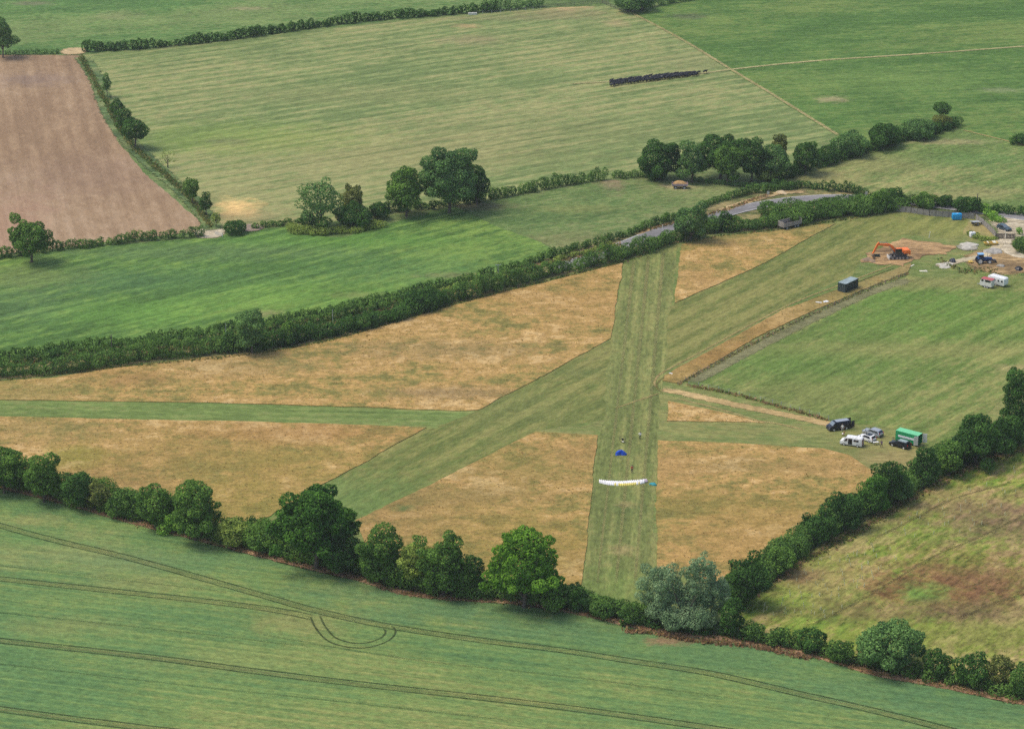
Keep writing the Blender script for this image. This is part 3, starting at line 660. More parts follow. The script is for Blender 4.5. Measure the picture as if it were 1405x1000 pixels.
# tufty margins: dry stalks along the crop edge and rough grass
def margin(line, wd, per, h, wts, label, tw=.28):
    V, t, mi = tuft_line(line, wd, per, h, wts, tw=tw)
    me = quads('margin_grass', V, [M['tuft_brown'], M['tuft_rough'], M['tuft_green'], M['tuft_dry']], t, mi)
    return tag(link(bpy.data.objects.new('margin_grass', me)), label, 'grass', kind='stuff')
margin([(x, y - 2) for x, y in crop_edge[1:-1]], 1.8, 12, .5, (.62, .2, .08, .1), 'dry brown grass fringe between the front tree row and the crop')
margin([(x, y - 8) for x, y in crop_edge[1:-1]], 3.0, 12, .6, (.1, .35, .55, 0), 'rough green grass at the foot of the front tree row')
margin([(860, 868), (900, 871), (960, 882), (1030, 889), (1110, 905)], 1.2, 16, .8, (.8, .1, 0, .1), 'pinkish dry stalks in front of the silvery willow')
margin([(0, 523), (150, 506), (350, 486), (475, 462), (600, 424), (750, 386), (862, 358), (925, 334), (1065, 316), (1190, 297)], 1.6, 7, .4, (.05, .4, .5, .05), 'rough green grass along the foot of the thick road hedge')
margin([(930, 528), (1060, 458), (1180, 402), (1245, 376)], 1.0, 7, .38, (.15, .7, .1, .05), 'tall dark grass under the long wire fence')
margin([(945, 530), (1000, 540), (1060, 556), (1135, 577)], 1.0, 9, .5, (.3, .4, .1, .2), 'tufty grass under the fence beside the dirt track')
margin([(1015, 830), (1080, 785), (1150, 745), (1230, 698), (1320, 648), (1405, 615)], 4.0, 16, .6, (.3, .4, .3, 0), 'rough grass below the diagonal tree row')
margin([(112, 80), (142, 135), (180, 198), (250, 262), (290, 312)], 4.0, 14, .7, (0, .4, .6, 0), 'unmown grass strip beside the ploughed field')
margin([(1290, 358), (1320, 372), (1345, 370), (1370, 375)], 6.0, 8, .5, (.1, .5, .3, .1), 'weeds around the blue tractor')
margin([(880, 318), (930, 306), (990, 290), (1060, 266)], 1.5, 10, .5, (.3, .4, .1, .2), 'verge grass on the far side of the road')
margin([(-20, 505), (150, 489), (300, 472), (450, 447), (620, 402), (700, 378), (780, 356), (850, 338)], 3.6, 16, .6, (.3, .4, .2, .1), 'rough grass between the two road hedges')
V, t, mi = tufts([(1015, 838), (1120, 754), (1220, 699), (1405, 615), (1440, 640), (1440, 950), (1300, 920), (1160, 896), (1060, 872)], 1.0, .24, None, (.1, .4, .45, .05), wd=.26)
o = bpy.data.objects.new('scrub_grass', quads('scrub_grass', V, [M['tuft_brown'], M['tuft_rough'], M['tuft_green'], M['tuft_dry']], t, mi))
tag(link(o), 'tussocky scrub grass around the planted saplings', 'grass', kind='stuff')

# ================================================================== HEDGES
lf = M
scn.cycles.use_denoising = False
hedge([(118, 73), (200, 68), (300, 58), (400, 44), (500, 31), (600, 23), (680, 17)], 2.7, 3.0, lf['leaf_dark'], 'long dark hedge between the far pasture and the striped hay field', dens=7, size=.55)
hedge([(662, 18), (700, 15), (742, 11)], 3.6, 4, lf['leaf_blue'], 'tall end of the far hedge beside the post fence', dens=8)
hedge([(-30, 77), (40, 76), (80, 75)], 1.6, 2.0, lf['leaf_blue'], 'low far hedge above the ploughed field', dens=8)
hedge([(876, 14), (945, 2), (1000, -8)], 2.8, 3, lf['leaf_blue'], 'hedge along the top edge above the green pasture', dens=8)
hedge([(-20, 359), (60, 348), (140, 339), (200, 332), (275, 327)], 2.2, 2.6, lf['leaf_hedge'], 'trimmed hedge between the ploughed field and the bright meadow')
hedge([(347, 316), (375, 312), (412, 307)], 1.5, 2.2, lf['leaf_hedge'], 'short low hedge left of the meadow clump')
hedge([(404, 321), (440, 324), (480, 321), (516, 314)], 1.4, 4.5, lf['leaf_olive'], 'skirt of nettles and bramble round the meadow clump', name='bramble_hedge')
hedge([(508, 299), (540, 293), (600, 287), (652, 280)], 2.2, 3, lf['leaf_dark'], 'dark hedge under the big tree by the meadow')
hedge([(648, 280), (700, 271), (760, 259), (826, 249)], 2.7, 2.8, lf['leaf_hedge'], 'hedge from the big tree to the field gateway')
hedge([(845, 247), (872, 245), (900, 244)], 1.8, 2.4, lf['leaf_hedge'], 'short hedge between the gateway and the wood')
hedge([(1060, 249), (1080, 247), (1130, 230), (1200, 207), (1260, 191), (1312, 176)], 2.6, 4, lf['leaf_dark'], 'dark hedge climbing right from the wood under its shrubs')
# far road hedge, in the pieces the gaps leave
hedge([(-30, 500), (0, 496), (62, 487), (150, 477), (212, 469), (262, 462), (300, 458)], 2.0, 2.0, lf['leaf_hedge'], 'narrow far hedge of the road, below the bright meadow')
hedge([(300, 458), (400, 441), (500, 421), (587, 401), (650, 385), (700, 371), (765, 354), (800, 343), (850, 329), (902, 310), (940, 298)], 1.9, 1.9, lf['leaf_hedge'], 'neat narrow hedge between the meadow and the road')
hedge([(965, 287), (985, 279), (1027, 268), (1090, 261)], 1.8, 2.2, lf['leaf_hedge'], 'hedge above the road bend')
hedge([(1060, 259), (1110, 261), (1165, 266), (1188, 271)], 2.3, 2.4, lf['leaf_dark'], 'dark hedge between the road and the sloping pasture')
hedge([(1240, 280), (1300, 286), (1370, 294), (1420, 299)], 2.1, 2.6, lf['leaf_dark'], 'hedge beyond the wooden fence at the right edge')
hedge([(952, 249), (985, 254), (1030, 258), (1070, 259)], 1.0, 2.2, lf['leaf_blue'], 'low undergrowth in front of the wood')
# thick near hedge of the road
hedge([(-30, 524), (0, 521), (75, 515), (150, 504), (200, 497), (275, 489), (350, 483)], 2.9, 5.0, lf['leaf_hedge'], 'thick bushy near hedge of the road at the left', dens=8)
hedge([(345, 484), (400, 476), (475, 460), (550, 440), (600, 423)], 2.95, 5.0, lf['leaf_dark'], 'dark thick near hedge of the road above the dry grass')
hedge([(596, 424), (675, 403), (750, 383), (800, 372), (862, 356)], 3.35, 4.4, lf['leaf_hedge'], 'lower near hedge of the road left of the runway head')
hedge([(858, 358), (900, 344), (940, 331), (982, 321)], 2.9, 4.2, lf['leaf_hedge'], 'near hedge of the road across the runway head')
hedge([(978, 322), (1020, 318), (1065, 314), (1090, 309)], 2.8, 5, lf['leaf_hedge'], 'hedge behind the grey farm trailer')
hedge([(1080, 312), (1127, 303), (1190, 296), (1226, 290)], 3.3, 9, lf['leaf_hedge'], 'wide thicket between the road bend and the airfield', dens=8, size=.5, name='thicket_hedge')
hedge([(-30, 508), (0, 504), (75, 496), (150, 486), (230, 477), (300, 468), (380, 456), (450, 443), (530, 425), (600, 406)], 1.9, 3.6, lf['leaf_hedge'], 'brambles filling the gap between the two road hedges at the left', name='bramble_hedge', rough=.4)
hedge([(600, 406), (660, 392), (720, 374), (780, 357), (835, 341)], 1.0, 2.4, lf['leaf_olive'], 'low olive scrub between the road hedges left of the runway head', name='bramble_hedge', rough=.5)
# low hedge under the tree rows in front
hedge([(-20, 666), (50, 680), (100, 695), (150, 706), (200, 721), (250, 733), (300, 747), (370, 760)], 4.2, 6.5, lf['leaf_mid'], 'bushy undergrowth of the front tree row left of the oak')
hedge([(370, 762), (432, 776), (495, 792), (570, 816), (640, 824)], 4.4, 6.2, lf['leaf_mid'], 'dark undergrowth below and right of the oak')
hedge([(635, 825), (695, 828), (760, 836), (800, 842), (870, 856), (900, 864)], 2.7, 5, lf['leaf_hedge'], 'dark low hedge between the bright green tree and the willow')
hedge([(880, 862), (940, 872), (1005, 878), (1030, 880)], 1.6, 4.0, lf['leaf_dark'], 'dark shaded hedge under the silvery willow')
hedge([(1015, 876), (1050, 887), (1110, 897), (1170, 914), (1260, 934), (1340, 950), (1420, 966)], 1.8, 3.6, lf['leaf_hedge'], 'low bramble hedge between the crop and the scrub field', rough=.4)
hedge([(1000, 842), (1050, 800), (1092, 765), (1150, 730), (1220, 693), (1300, 648), (1420, 598)], 3.4, 5.5, lf['leaf_hedge'], 'undergrowth along the diagonal tree row')
hedge([(1348, 288), (1362, 300), (1374, 309)], 1.4, 3.4, lf['leaf_fresh'], 'light green bushes outside the wooden fence')
hedge([(1330, 326), (1350, 331), (1366, 330)], .8, 3, lf['leaf_olive'], 'grey green weeds inside the yard fence')

# ================================================================== TREES AND SHRUBS
T = plant
T((-15, 22, 19, 74), lf['leaf_blue'], 'dark tree cut by the left edge above the ploughed field', clear=1.0)
T((840, -10, 884, 14), lf['leaf_blue'], 'dark tree at the top edge beside the post fence', clear=.6)
T((862, -14, 900, 12), lf['leaf_blue'], 'tree at the top edge, right of another beside the fence', clear=.6)
T((11, 296, 71, 352), lf['leaf_mid'], 'spreading tree in front of the ploughed field', clear=1.6, lump=.24)
G = 'trees on the strip beside the ploughed field'
T((139, 100, 153, 128), lf['leaf_blue'], 'slim uppermost tree on the strip beside the ploughed field', clear=1.2, group=G)
T((148, 135, 171, 158), lf['leaf_dark'], 'small round dark tree, second down the ploughed field strip', clear=1.4, group=G)
T((158, 148, 182, 178), lf['leaf_dark'], 'small dark tree just above the widest strip tree', clear=1.6, group=G)
T((164, 163, 205, 196), lf['leaf_dark'], 'widest dark flat-topped tree on the ploughed field strip', clear=1.8, group=G)
T((218, 203, 241, 227), lf['leaf_olive'], 'thin see-through tree standing out in the hay field', clear=.7, loose=.6, dens=3, group=G)
T((250, 242, 276, 272), lf['leaf_mid'], 'tree on the strip just above the bare yellow patch', clear=1.6, group=G)
T((272, 265, 292, 290), lf['leaf_dark'], 'small dark tree nearest left of the yellow patch', clear=1.2, group=G)
T((289, 290, 303, 308), lf['leaf_olive'], 'tiny straggly tree above the chalky gateway', clear=.8, loose=.35, group=G)
T((303, 302, 338, 323), lf['leaf_dark'], 'rounded dark bush right of the chalky gateway', 'shrub', name='shrub')
T((408, 244, 470, 305), lf['leaf_blue'], 'loose pale tree with visible branches in the meadow clump', clear=1.5, loose=.45, lump=.22, dens=8)
T((466, 251, 503, 296), lf['leaf_brown'], 'brownish tree in the middle of the meadow clump', clear=1)
T((410, 289, 434, 316), lf['leaf_dark'], 'dark round bush at the left of the meadow clump', 'shrub')
T((428, 295, 454, 318), lf['leaf_mid'], 'small green bush at the foot of the meadow clump', 'shrub')
T((456, 276, 515, 313), lf['leaf_dark'], 'large round dark bush at the front of the meadow clump', 'shrub')
T((503, 275, 535, 302), lf['leaf_dark'], 'dark bush joining the meadow clump to the big tree', 'shrub')
T((530, 226, 584, 292), lf['leaf_mid'], 'tall tree left of the biggest meadow tree', clear=.8, lump=.24)
T((576, 198, 656, 286), lf['leaf_blue'], 'biggest tree on the meadow hedge', clear=1, lump=.24)
T((634, 222, 674, 276), lf['leaf_dark'], 'dark tree at the right shoulder of the biggest meadow tree', clear=.8)
G = 'trees of the small wood'
T((876, 189, 936, 243), lf['leaf_dark'], 'dark tree at the left end of the small wood', clear=.5, group=G)
T((928, 195, 972, 247), lf['leaf_blue'], 'tree second from the left in the small wood', clear=.5, group=G)
T((955, 182, 1024, 240), lf['leaf_dark'], 'tallest tree at the back of the small wood', clear=1, group=G)
T((978, 197, 1018, 250), lf['leaf_mid'], 'lighter green tree at the front of the small wood', clear=.5, group=G)
T((1010, 186, 1054, 247), lf['leaf_dark'], 'dark tree right of the lighter one in the small wood', clear=.5, group=G)
T((1040, 193, 1086, 245), lf['leaf_blue'], 'tree near the right end of the small wood', clear=.5, group=G)
T((1055, 183, 1084, 226), lf['leaf_brown'], 'brownish treetop behind the right end of the small wood', clear=1, group=G)
T((1084, 189, 1126, 236), lf['leaf_dark'], 'last tree at the right end of the small wood', clear=.5, group=G)
T((1032, 226, 1070, 250), lf['leaf_olive'], 'pale olive bush at the front of the small wood', 'shrub')
T((880, 226, 918, 246), lf['leaf_dark'], 'dark bush at the left foot of the small wood', 'shrub')
G = 'shrubs along the hedge right of the wood'
T((1118, 196, 1152, 226), lf['leaf_dark'], 'low shrub next to the last tree of the wood', 'shrub', group=G)
T((1138, 178, 1192, 217), lf['leaf_blue'], 'broad shrub on the hedge climbing from the wood', 'shrub', group=G)
T((1186, 166, 1238, 204), lf['leaf_dark'], 'shrub in the middle of the hedge climbing from the wood', 'shrub', group=G)
T((1232, 160, 1288, 192), lf['leaf_blue'], 'shrub near the upper end of the hedge from the wood', 'shrub', group=G)
T((1276, 156, 1309, 177), lf['leaf_brown'], 'brownish shrub at the upper end of that hedge', 'shrub', group=G)
T((1281, 138, 1304, 160), lf['leaf_dark'], 'small lone tree sticking up at the upper hedge end', clear=.8)
T((1387, 185, 1416, 197), lf['leaf_dark'], 'low dark bush cut by the right edge in the pasture', 'shrub')
G = 'trees and bushes rising from the road hedges'
T((322, 420, 366, 482), lf['leaf_blue'], 'cone-shaped tree in the road hedge at the left', clear=.5, group=G)
T((380, 438, 409, 474), lf['leaf_mid'], 'rounded bush in the road hedge beside the cone-shaped tree', 'shrub', group=G)
T((300, 452, 330, 482), lf['leaf_dark'], 'dark bush in the road hedge left of the cone-shaped tree', 'shrub', group=G)
T((60, 477, 86, 494), lf['leaf_dark'], 'small dark bush in the far road hedge at the left', 'shrub', group=G)
T((553, 395, 601, 428), lf['leaf_dark'], 'domed dark bush in the road hedge', 'shrub', group=G)
T((922, 278, 974, 328), lf['leaf_blue'], 'big rounded tree in the road hedge beside the road', clear=.4, group=G)
T((984, 286, 1006, 314), lf['leaf_dark'], 'small pointed tree beside the road bend', clear=.4, group=G)
T((1036, 273, 1071, 298), lf['leaf_hedge'], 'feathery green bush at the inside of the road bend', 'shrub', group=G, loose=.3)
T((1188, 260, 1222, 292), lf['leaf_mid'], 'green bush left of the wooden fence', 'shrub', group=G)
T((1208, 255, 1242, 284), lf['leaf_dark'], 'dark bush at the left end of the wooden fence', 'shrub', group=G)
T((1250, 268, 1288, 283), lf['leaf_mid'], 'low bush behind the wooden fence', 'shrub', group=G)
T((1284, 266, 1308, 285), lf['leaf_dark'], 'round dark bush behind the blue tank', 'shrub', group=G)
T((1306, 270, 1348, 290), lf['leaf_dark'], 'broad dark bush behind the fence corner', 'shrub', group=G)
T((1388, 322, 1420, 346), lf['leaf_hedge'], 'bush at the right edge beside the gate', 'shrub')
T((1394, 311, 1404, 323), lf['leaf_fresh'], 'tiny bush on the gravel beyond the gate', 'shrub')
G = 'trees and bushes of the front row'
T((-28, 604, 34, 676), lf['leaf_mid'], 'tall dense tree at the left edge of the front row', clear=.3, group=G, lump=.24)
T((30, 621, 86, 688), lf['leaf_mid'], 'second tree from the left in the front row', clear=.3, group=G)
T((82, 641, 134, 697), lf['leaf_dark'], 'third tree from the left in the front row', clear=.3, group=G)
T((118, 656, 154, 706), lf['leaf_brown'], 'slightly brown bush, fourth in the front row', 'shrub', group=G)
T((146, 668, 190, 714), lf['leaf_hedge'], 'low bushes where the front row dips', 'shrub', group=G)
T((183, 662, 240, 724), lf['leaf_mid'], 'round tree left of the open-crowned tree', clear=.3, group=G)
T((232, 650, 300, 738), lf['leaf_mid'], 'taller open-crowned tree halfway to the oak', clear=.6, group=G, lump=.22)
T((212, 698, 256, 732), lf['leaf_fresh'], 'light green shrub below the open-crowned tree', 'shrub', group=G)
T((292, 706, 344, 752), lf['leaf_olive'], 'low olive scrub right of the open-crowned tree', 'shrub', group=G)
T((333, 706, 358, 740), lf['leaf_dark'], 'small dark bush left of the oak', 'shrub', group=G)
T((340, 722, 384, 764), lf['leaf_mid'], 'bush at the left foot of the oak', 'shrub', group=G)
T((374, 658, 490, 772), lf['leaf_oak'], 'very large dark oak of the front row', clear=1.8, lump=.2, name='tree', group=G,
  sub=[(0, 0, .02, .86, .93), (-.48, 0, -.05, .5, .55), (.5, 0, -.05, .48, .5), (0, -.2, .35, .5, .55)])
T((436, 722, 500, 792), lf['leaf_dark'], 'dark bush under the right side of the oak', 'shrub', group=G)
T((492, 721, 556, 798), lf['leaf_mid'], 'rounded tree right of the oak', clear=.3, group=G)
T((545, 736, 592, 806), lf['leaf_olive'], 'olive green tree between two rounder ones', clear=.3, group=G)
T((573, 732, 643, 816), lf['leaf_mid'], 'full round tree midway from the oak to the bright tree', clear=.3, group=G, lump=.24)
T((632, 756, 668, 820), lf['leaf_dark'], 'dark narrow bush left of the bright green tree', 'shrub', group=G)
T((664, 714, 774, 828), lf['leaf_bright'], 'large bright green tree below the dry grass wedge', clear=1.2, lump=.2, group=G,
  sub=[(0, 0, .1, .72, .9), (-.5, 0, -.3, .5, .55), (.45, 0, -.3, .52, .6), (0, -.2, -.2, .7, .6)])
T((735, 798, 786, 842), lf['leaf_mid'], 'bush at the right foot of the bright green tree', 'shrub', group=G)
T((768, 796, 808, 840), lf['leaf_dark'], 'dark bush at the left corner of the runway end', 'shrub', group=G)
T((800, 815, 852, 850), lf['leaf_hedge'], 'low bush across the runway end', 'shrub', group=G)
T((845, 822, 882, 860), lf['leaf_hedge'], 'low bush left of the silvery willow', 'shrub', group=G)
T((874, 752, 1008, 858), lf['leaf_willow'], 'silvery grey-green willow with a split crown', clear=.5, lump=.17, group=G, dens=19, size=.31, droop=.4, elong=1.15, irr=.15,
  sub=[(-.46, 0, -.1, .5, .84), (.27, 0, .08, .43, .96), (.62, 0, -.28, .34, .66), (-.05, -.1, -.58, .78, .42)])
T((985, 815, 1022, 876), lf['leaf_dark'], 'dark bush against the right side of the willow', 'shrub', group=G)
G = 'bushes between the crop and the scrub field'
T((1020, 852, 1050, 882), lf['leaf_hedge'], 'smallest bush right of the willow', 'shrub', group=G)
T((1054, 858, 1084, 888), lf['leaf_hedge'], 'small green bush before the round dark bush', 'shrub', group=G)
T((1088, 858, 1138, 897), lf['leaf_dark'], 'round very dark bush on the scrub field edge', 'shrub', group=G)
T((1136, 876, 1172, 914), lf['leaf_hedge'], 'green bush at the left foot of the big scrub-edge shrub', 'shrub', group=G)
T((1174, 842, 1268, 925), lf['leaf_blue'], 'big domed shrub on the scrub field edge', 'shrub', group=G, lump=.22)
T((1262, 886, 1308, 932), lf['leaf_dark'], 'bush at the right foot of the big domed shrub', 'shrub', group=G)
T((1308, 892, 1360, 944), lf['leaf_dark'], 'tall dark bush near the lower right corner', 'shrub', group=G)
T((1352, 895, 1396, 946), lf['leaf_brown'], 'brown-tinged bush near the lower right corner', 'shrub', group=G)
T((1380, 908, 1424, 962), lf['leaf_hedge'], 'bush cut by the right edge in the lower corner', 'shrub', group=G)
G = 'trees of the diagonal row'
T((994, 760, 1056, 832), lf['leaf_dark'], 'dark tree behind the willow, lowest in the diagonal row', clear=.2, group=G)
T((1046, 744, 1094, 790), lf['leaf_mid'], 'bush second from the bottom of the diagonal row', 'shrub', group=G)
T((1092, 703, 1146, 748), lf['leaf_dark'], 'rounded bush third up the diagonal row', 'shrub', group=G)
T((1130, 672, 1186, 726), lf['leaf_dark'], 'dark tree fourth up the diagonal row', clear=.2, group=G)
T((1176, 651, 1222, 704), lf['leaf_oak'], 'fuller green tree fifth up the diagonal row', clear=.2, group=G)
T((1202, 630, 1246, 690), lf['leaf_dark'], 'dark tree in front of the grass right of the runway corner', clear=.2, group=G)
T((1216, 648, 1258, 690), lf['leaf_blue'], 'bush low in the middle of the diagonal row', 'shrub', group=G)
T((1250, 610, 1292, 664), lf['leaf_dark'], 'tree just below the green box trailer', clear=.2, group=G)
T((1282, 604, 1326, 652), lf['leaf_mid'], 'tree right of the box trailer doors', clear=.2, group=G)
T((1304, 566, 1376, 638), lf['leaf_dark'], 'largest tree in the diagonal row', clear=.2, group=G, lump=.24)
T((1348, 566, 1408, 620), lf['leaf_dark'], 'dark tree near the right edge in the diagonal row', clear=.2, group=G)
T((1370, 510, 1424, 596), lf['leaf_dark'], 'tree cut by the right edge above the diagonal row', clear=.1, group=G)
print('LEAVES', LEAVES[0])

# ================================================================== PAINTS FOR OBJECTS
white = paint('white_paint', (.78, .78, .76, 1), .35); offw = paint('off_white', (.66, .65, .6, 1), .6, var=.18)
black = paint('black_paint', (.008, .009, .012, 1), .25); navy = paint('dark_blue_paint', (.012, .016, .03, 1), .25)
silver = paint('silver_paint', (.42, .45, .48, 1), .3, metal=.35); glass = paint('dark_glass', (.012, .016, .02, 1), .08, spec=.8, var=.05)
lit_glass = paint('painted_lit_glass', (.16, .2, .23, 1), .1, spec=.8); rubber = paint('rubber', (.02, .02, .02, 1), .85)  # paler than the dark glass: light on the panes is in its colour
alloy = paint('alloy_rim', (.62, .62, .62, 1), .35, metal=.2); green_p = paint('green_paint', (.012, .29, .1, 1), .4); lit_green = paint('lit_green_roof', (.16, .56, .28, 1), .6)  # roof green paler than the sides: light on top put into the colour
dgreen = paint('container_green', (.012, .035, .032, 1), .5); greyroof = paint('container_roof', (.26, .33, .33, 1), .6, var=.25, sc=1)
orange = paint('orange_paint', (.9, .2, .035, 1), .45, var=.2); dkgrey = paint('dark_grey', (.05, .05, .05, 1), .7); steel = paint('worn_steel', (.3, .29, .27, 1), .5, var=.3)
blue_p = paint('tractor_blue', (.015, .07, .2, 1), .4); lblue = paint('light_blue_roof', (.22, .42, .66, 1), .5); cyan = paint('cyan_plastic', (.01, .3, .62, 1), .5, var=.25)
red_p = paint('faded_red', (.46, .09, .09, 1), .5); cream = paint('cream', (.68, .64, .5, 1), .6); wood = paint('weathered_wood', (.27, .25, .22, 1), .9, var=.35, sc=1.5)
dwood = paint('dark_wood', (.12, .1, .08, 1), .9, var=.3); postw = paint('post_wood', (.2, .17, .13, 1), .9, var=.3); galv = paint('galvanised', (.4, .42, .42, 1), .5, var=.2)
straw = paint('straw', (.5, .3, .12, 1), .95, var=.4, sc=1.2); mud = paint('mud_brown', (.24, .165, .1, 1), .9, var=.35, sc=1); mauve = paint('faded_mauve_metal', (.4, .3, .32, 1), .6, var=.25)
chalkm = paint('chalk_stone', (.46, .43, .36, 1), .95, var=.25, sc=.8); greyst = paint('grey_stone', (.33, .31, .27, 1), .95, var=.3, sc=.8); sand = paint('sand_heap', (.52, .4, .24, 1), .95, var=.25, sc=.8)
ylw = paint('yellow_paint', (.62, .42, .08, 1), .6, var=.25); teal = paint('teal_fabric', (.02, .26, .3, 1), .7, var=.25); bluef = paint('blue_fabric', (.01, .09, .62, 1), .6, var=.3, sc=1.5)
wingw = paint('white_nylon', (.86, .84, .84, 1), .5, var=.05); wingy = paint('yellow_nylon', (.78, .66, .16, 1), .5, var=.08); wingp = paint('pink_nylon', (.8, .6, .66, 1), .5)
skin = paint('skin', (.5, .31, .22, 1), .6); hairm = paint('brown_hair', (.05, .03, .02, 1), .8); tailred = paint('tail_light', (.4, .02, .02, 1), .3); maroon = paint('maroon_stripe', (.2, .03, .06, 1), .4)
cowm = paint('black_hide', (.012, .012, .016, 1), .6, var=.3); cowg = paint('grey_hide', (.3, .28, .27, 1), .7)

def wheel(parent, x, y, r, wd, rim=alloy, side=1):
    m = MB(); m.cyl((x, y - wd / 2, r), (x, y + wd / 2, r), r, r, 18)
    t = m.build('wheel', rubber, parent, smooth=True)
    k = MB(); yy = y + side * (wd / 2 + .004)
    k.cyl((x, yy - .02, r), (x, yy + .015, r), r * .66, r * .6, 14); k.cyl((x, yy, r), (x, yy + side * .03, r), r * .16, r * .14, 8)
    k.build('rim', rim, t, smooth=True)
    return t

def vehicle(name, label, cat, px, py, ang, prof, W, mat, belt, tumble, wheels, wr, side_win, screens, roof=None, glassm=glass, group=None, lights=True, wheelrim=alloy):
    """prof: closed side outline (x forward, z); side_win: outlines; screens: (name,(x0,z0),(x1,z1),inset,mat)"""
    root = empty(name, P(px, py), ang); tag(root, label, cat, group)
    H = max(z for _, z in prof)
    hw = lambda z: W / 2 * (1 - tumble * max(0, (z - belt) / (H - belt)))
    n = len(prof); m = MB()
    vs = [(x, -hw(z), z) for x, z in prof] + [(x, hw(z), z) for x, z in prof]
    m.add(vs, [tuple(range(n)), tuple(range(2 * n - 1, n - 1, -1))] + [(i, n + i, n + (i + 1) % n, (i + 1) % n) for i in range(n)])
    m.build('body', mat, root, smooth=True, bevel=.07)
    for nm, poly, mm in side_win:
        for s in (-1, 1):
            k = MB(); k.plate([(x, s * (hw(z) - .01), z) for x, z in poly], (0, s, 0), .035); k.build(nm, mm or glassm, root)
    for nm, (x0, z0), (x1, z1), ins, mm in screens:
        nx, nz = (z1 - z0), -(x1 - x0)
        if nx * (x0 + x1) < 0 and abs(nx) > abs(nz) * .3: nx, nz = -nx, -nz
        if abs(nx) <= abs(nz) * .3 and nz < 0: nx, nz = -nx, -nz
        k = MB(); a, b = hw(z0) * ins, hw(z1) * ins
        k.plate([(x0, -a, z0), (x0, a, z0), (x1, b, z1), (x1, -b, z1)], (nx, 0, nz), .025); k.build(nm, mm or glassm, root)
    for x in wheels:
        for s in (-1, 1): wheel(root, x, s * (W / 2 - .1), wr, .22, wheelrim, s)
    xf, xr = max(x for x, z in prof), min(x for x, z in prof)
    if lights:
        for s in (-1, 1):
            k = MB(); k.box((xf - .06, s * W * .37, .78), (.16, .34, .2)); k.build('headlight', lit_glass, root)
            k = MB(); k.box((xr + .04, s * W * .42, 1.05), (.12, .16, .4)); k.build('tail_light', tailred, root)
    for xb in (xf - .02, xr + .02): k = MB(); k.box((xb, 0, .45), (.14, W * .92, .22)); k.build('bumper', dkgrey, root)
    for s in (-1, 1):
        k = MB(); k.box((xf * .55, s * (W / 2 + .12), belt + .12), (.1, .2, .2)); k.build('mirror', dkgrey, root)
    return root, hw

def vanprof(L, H, hood=.95):
    f, r = L / 2, -L / 2
    return [(r, .35), (r, 1.0), (r + .08, H - .12), (r + .3, H), (f - 1.75, H), (f - 1.45, H - .06), (f - .72, 1.32), (f - .1, 1.08), (f, .8), (f, .35)]
# --- dark van
L, H = 5.5, 2.1
v1, _ = vehicle('parked_van', 'dark navy panel van with a person at its side, end of the dirt track', 'van', 1150.5, 588.5, D((1163, 587), (1139, 590.5)), vanprof(L, H), 1.95, navy, 1.15, .1, (-1.55, 1.6), .35,
    [('cab_window', [(.95, 1.2), (1.75, 1.2), (1.3, 1.85), (.95, 1.85)], None), ('side_window', [(-.6, 1.25), (.8, 1.25), (.8, 1.85), (-.6, 1.85)], None)],
    [('windscreen', (L / 2 - .78, 1.36), (L / 2 - 1.4, H - .1), .88, lit_glass), ('roof_panel', (-2.3, H + .004), (.9, H + .004), .8, silver)])  # silver roof panel puts the light on the navy roof into colour
for s in (-1, 1): k = MB(); k.box((-L / 2 - .4, s * .95, 1.2), (.8, .06, 1.6)); k.build('rear_door', navy, v1)
# --- white camper van
L, H = 5.1, 2.1
v2, hw = vehicle('camper_van', 'white camper van with open side door and striped rear, beside the pale car', 'van', 1168.5, 610.5, D((1178, 613), (1155.6, 609.8)), vanprof(L, H), 1.95, white, 1.15, .1, (-1.55, 1.55), .34,
    [('cab_window', [(.8, 1.22), (1.6, 1.22), (1.2, 1.82), (.8, 1.82)], None), ('dark_doorway', [(-.3, .5), (.65, .5), (.65, 1.88), (-.3, 1.88)], black), ('side_window', [(-1.75, 1.3), (-.6, 1.3), (-.6, 1.75), (-1.75, 1.75)], None)],  # black plate paints the interior's shade behind the open side door
    [('windscreen', (L / 2 - .78, 1.36), (L / 2 - 1.4, H - .1), .88, lit_glass), ('rear_window', (-L / 2 - .02, 1.2), (-L / 2 + .06, 1.8), .8, glass)])
for y in (-.55, 0.1, .75):
    k = MB(); k.box((-L / 2 - .045, y, 1.1), (.05, .18, 1.5)); k.build('stripe', maroon if y != .1 else wingp, v2)
k = MB(); k.box((0, 0, H + .04), (2.2, 1.2, .1)); k.build('roof_panel', white, v2, bevel=.03)
def carprof(L, H):
    f, r = L / 2, -L / 2
    return [(r, .3), (r, .95), (r + .12, 1.05), (r + .45, H - .06), (r + .75, H), (f - 2.1, H), (f - 1.15, 1.02), (f - .15, .86), (f, .7), (f, .3)]
# --- white hatchback with black roof
L, H = 4.2, 1.6
vehicle('parked_car', 'white car with black roof between camper van and silver estate', 'car', 1189.5, 604, D((1196, 606.5), (1180, 601)), carprof(L, H), 1.8, white, .98, .2, (-1.25, 1.3), .33,
    [('side_window', [(-1.5, 1.02), (.75, 1.02), (.2, H - .12), (-1.2, H - .12)], None)],
    [('windscreen', (L / 2 - 1.2, 1.06), (L / 2 - 2.05, H - .04), .9, None), ('rear_window', (-L / 2 + .14, 1.08), (-L / 2 + .43, H - .1), .85, None), ('roof_panel', (-1.3, H + .004), (.0, H + .004), .9, black)])
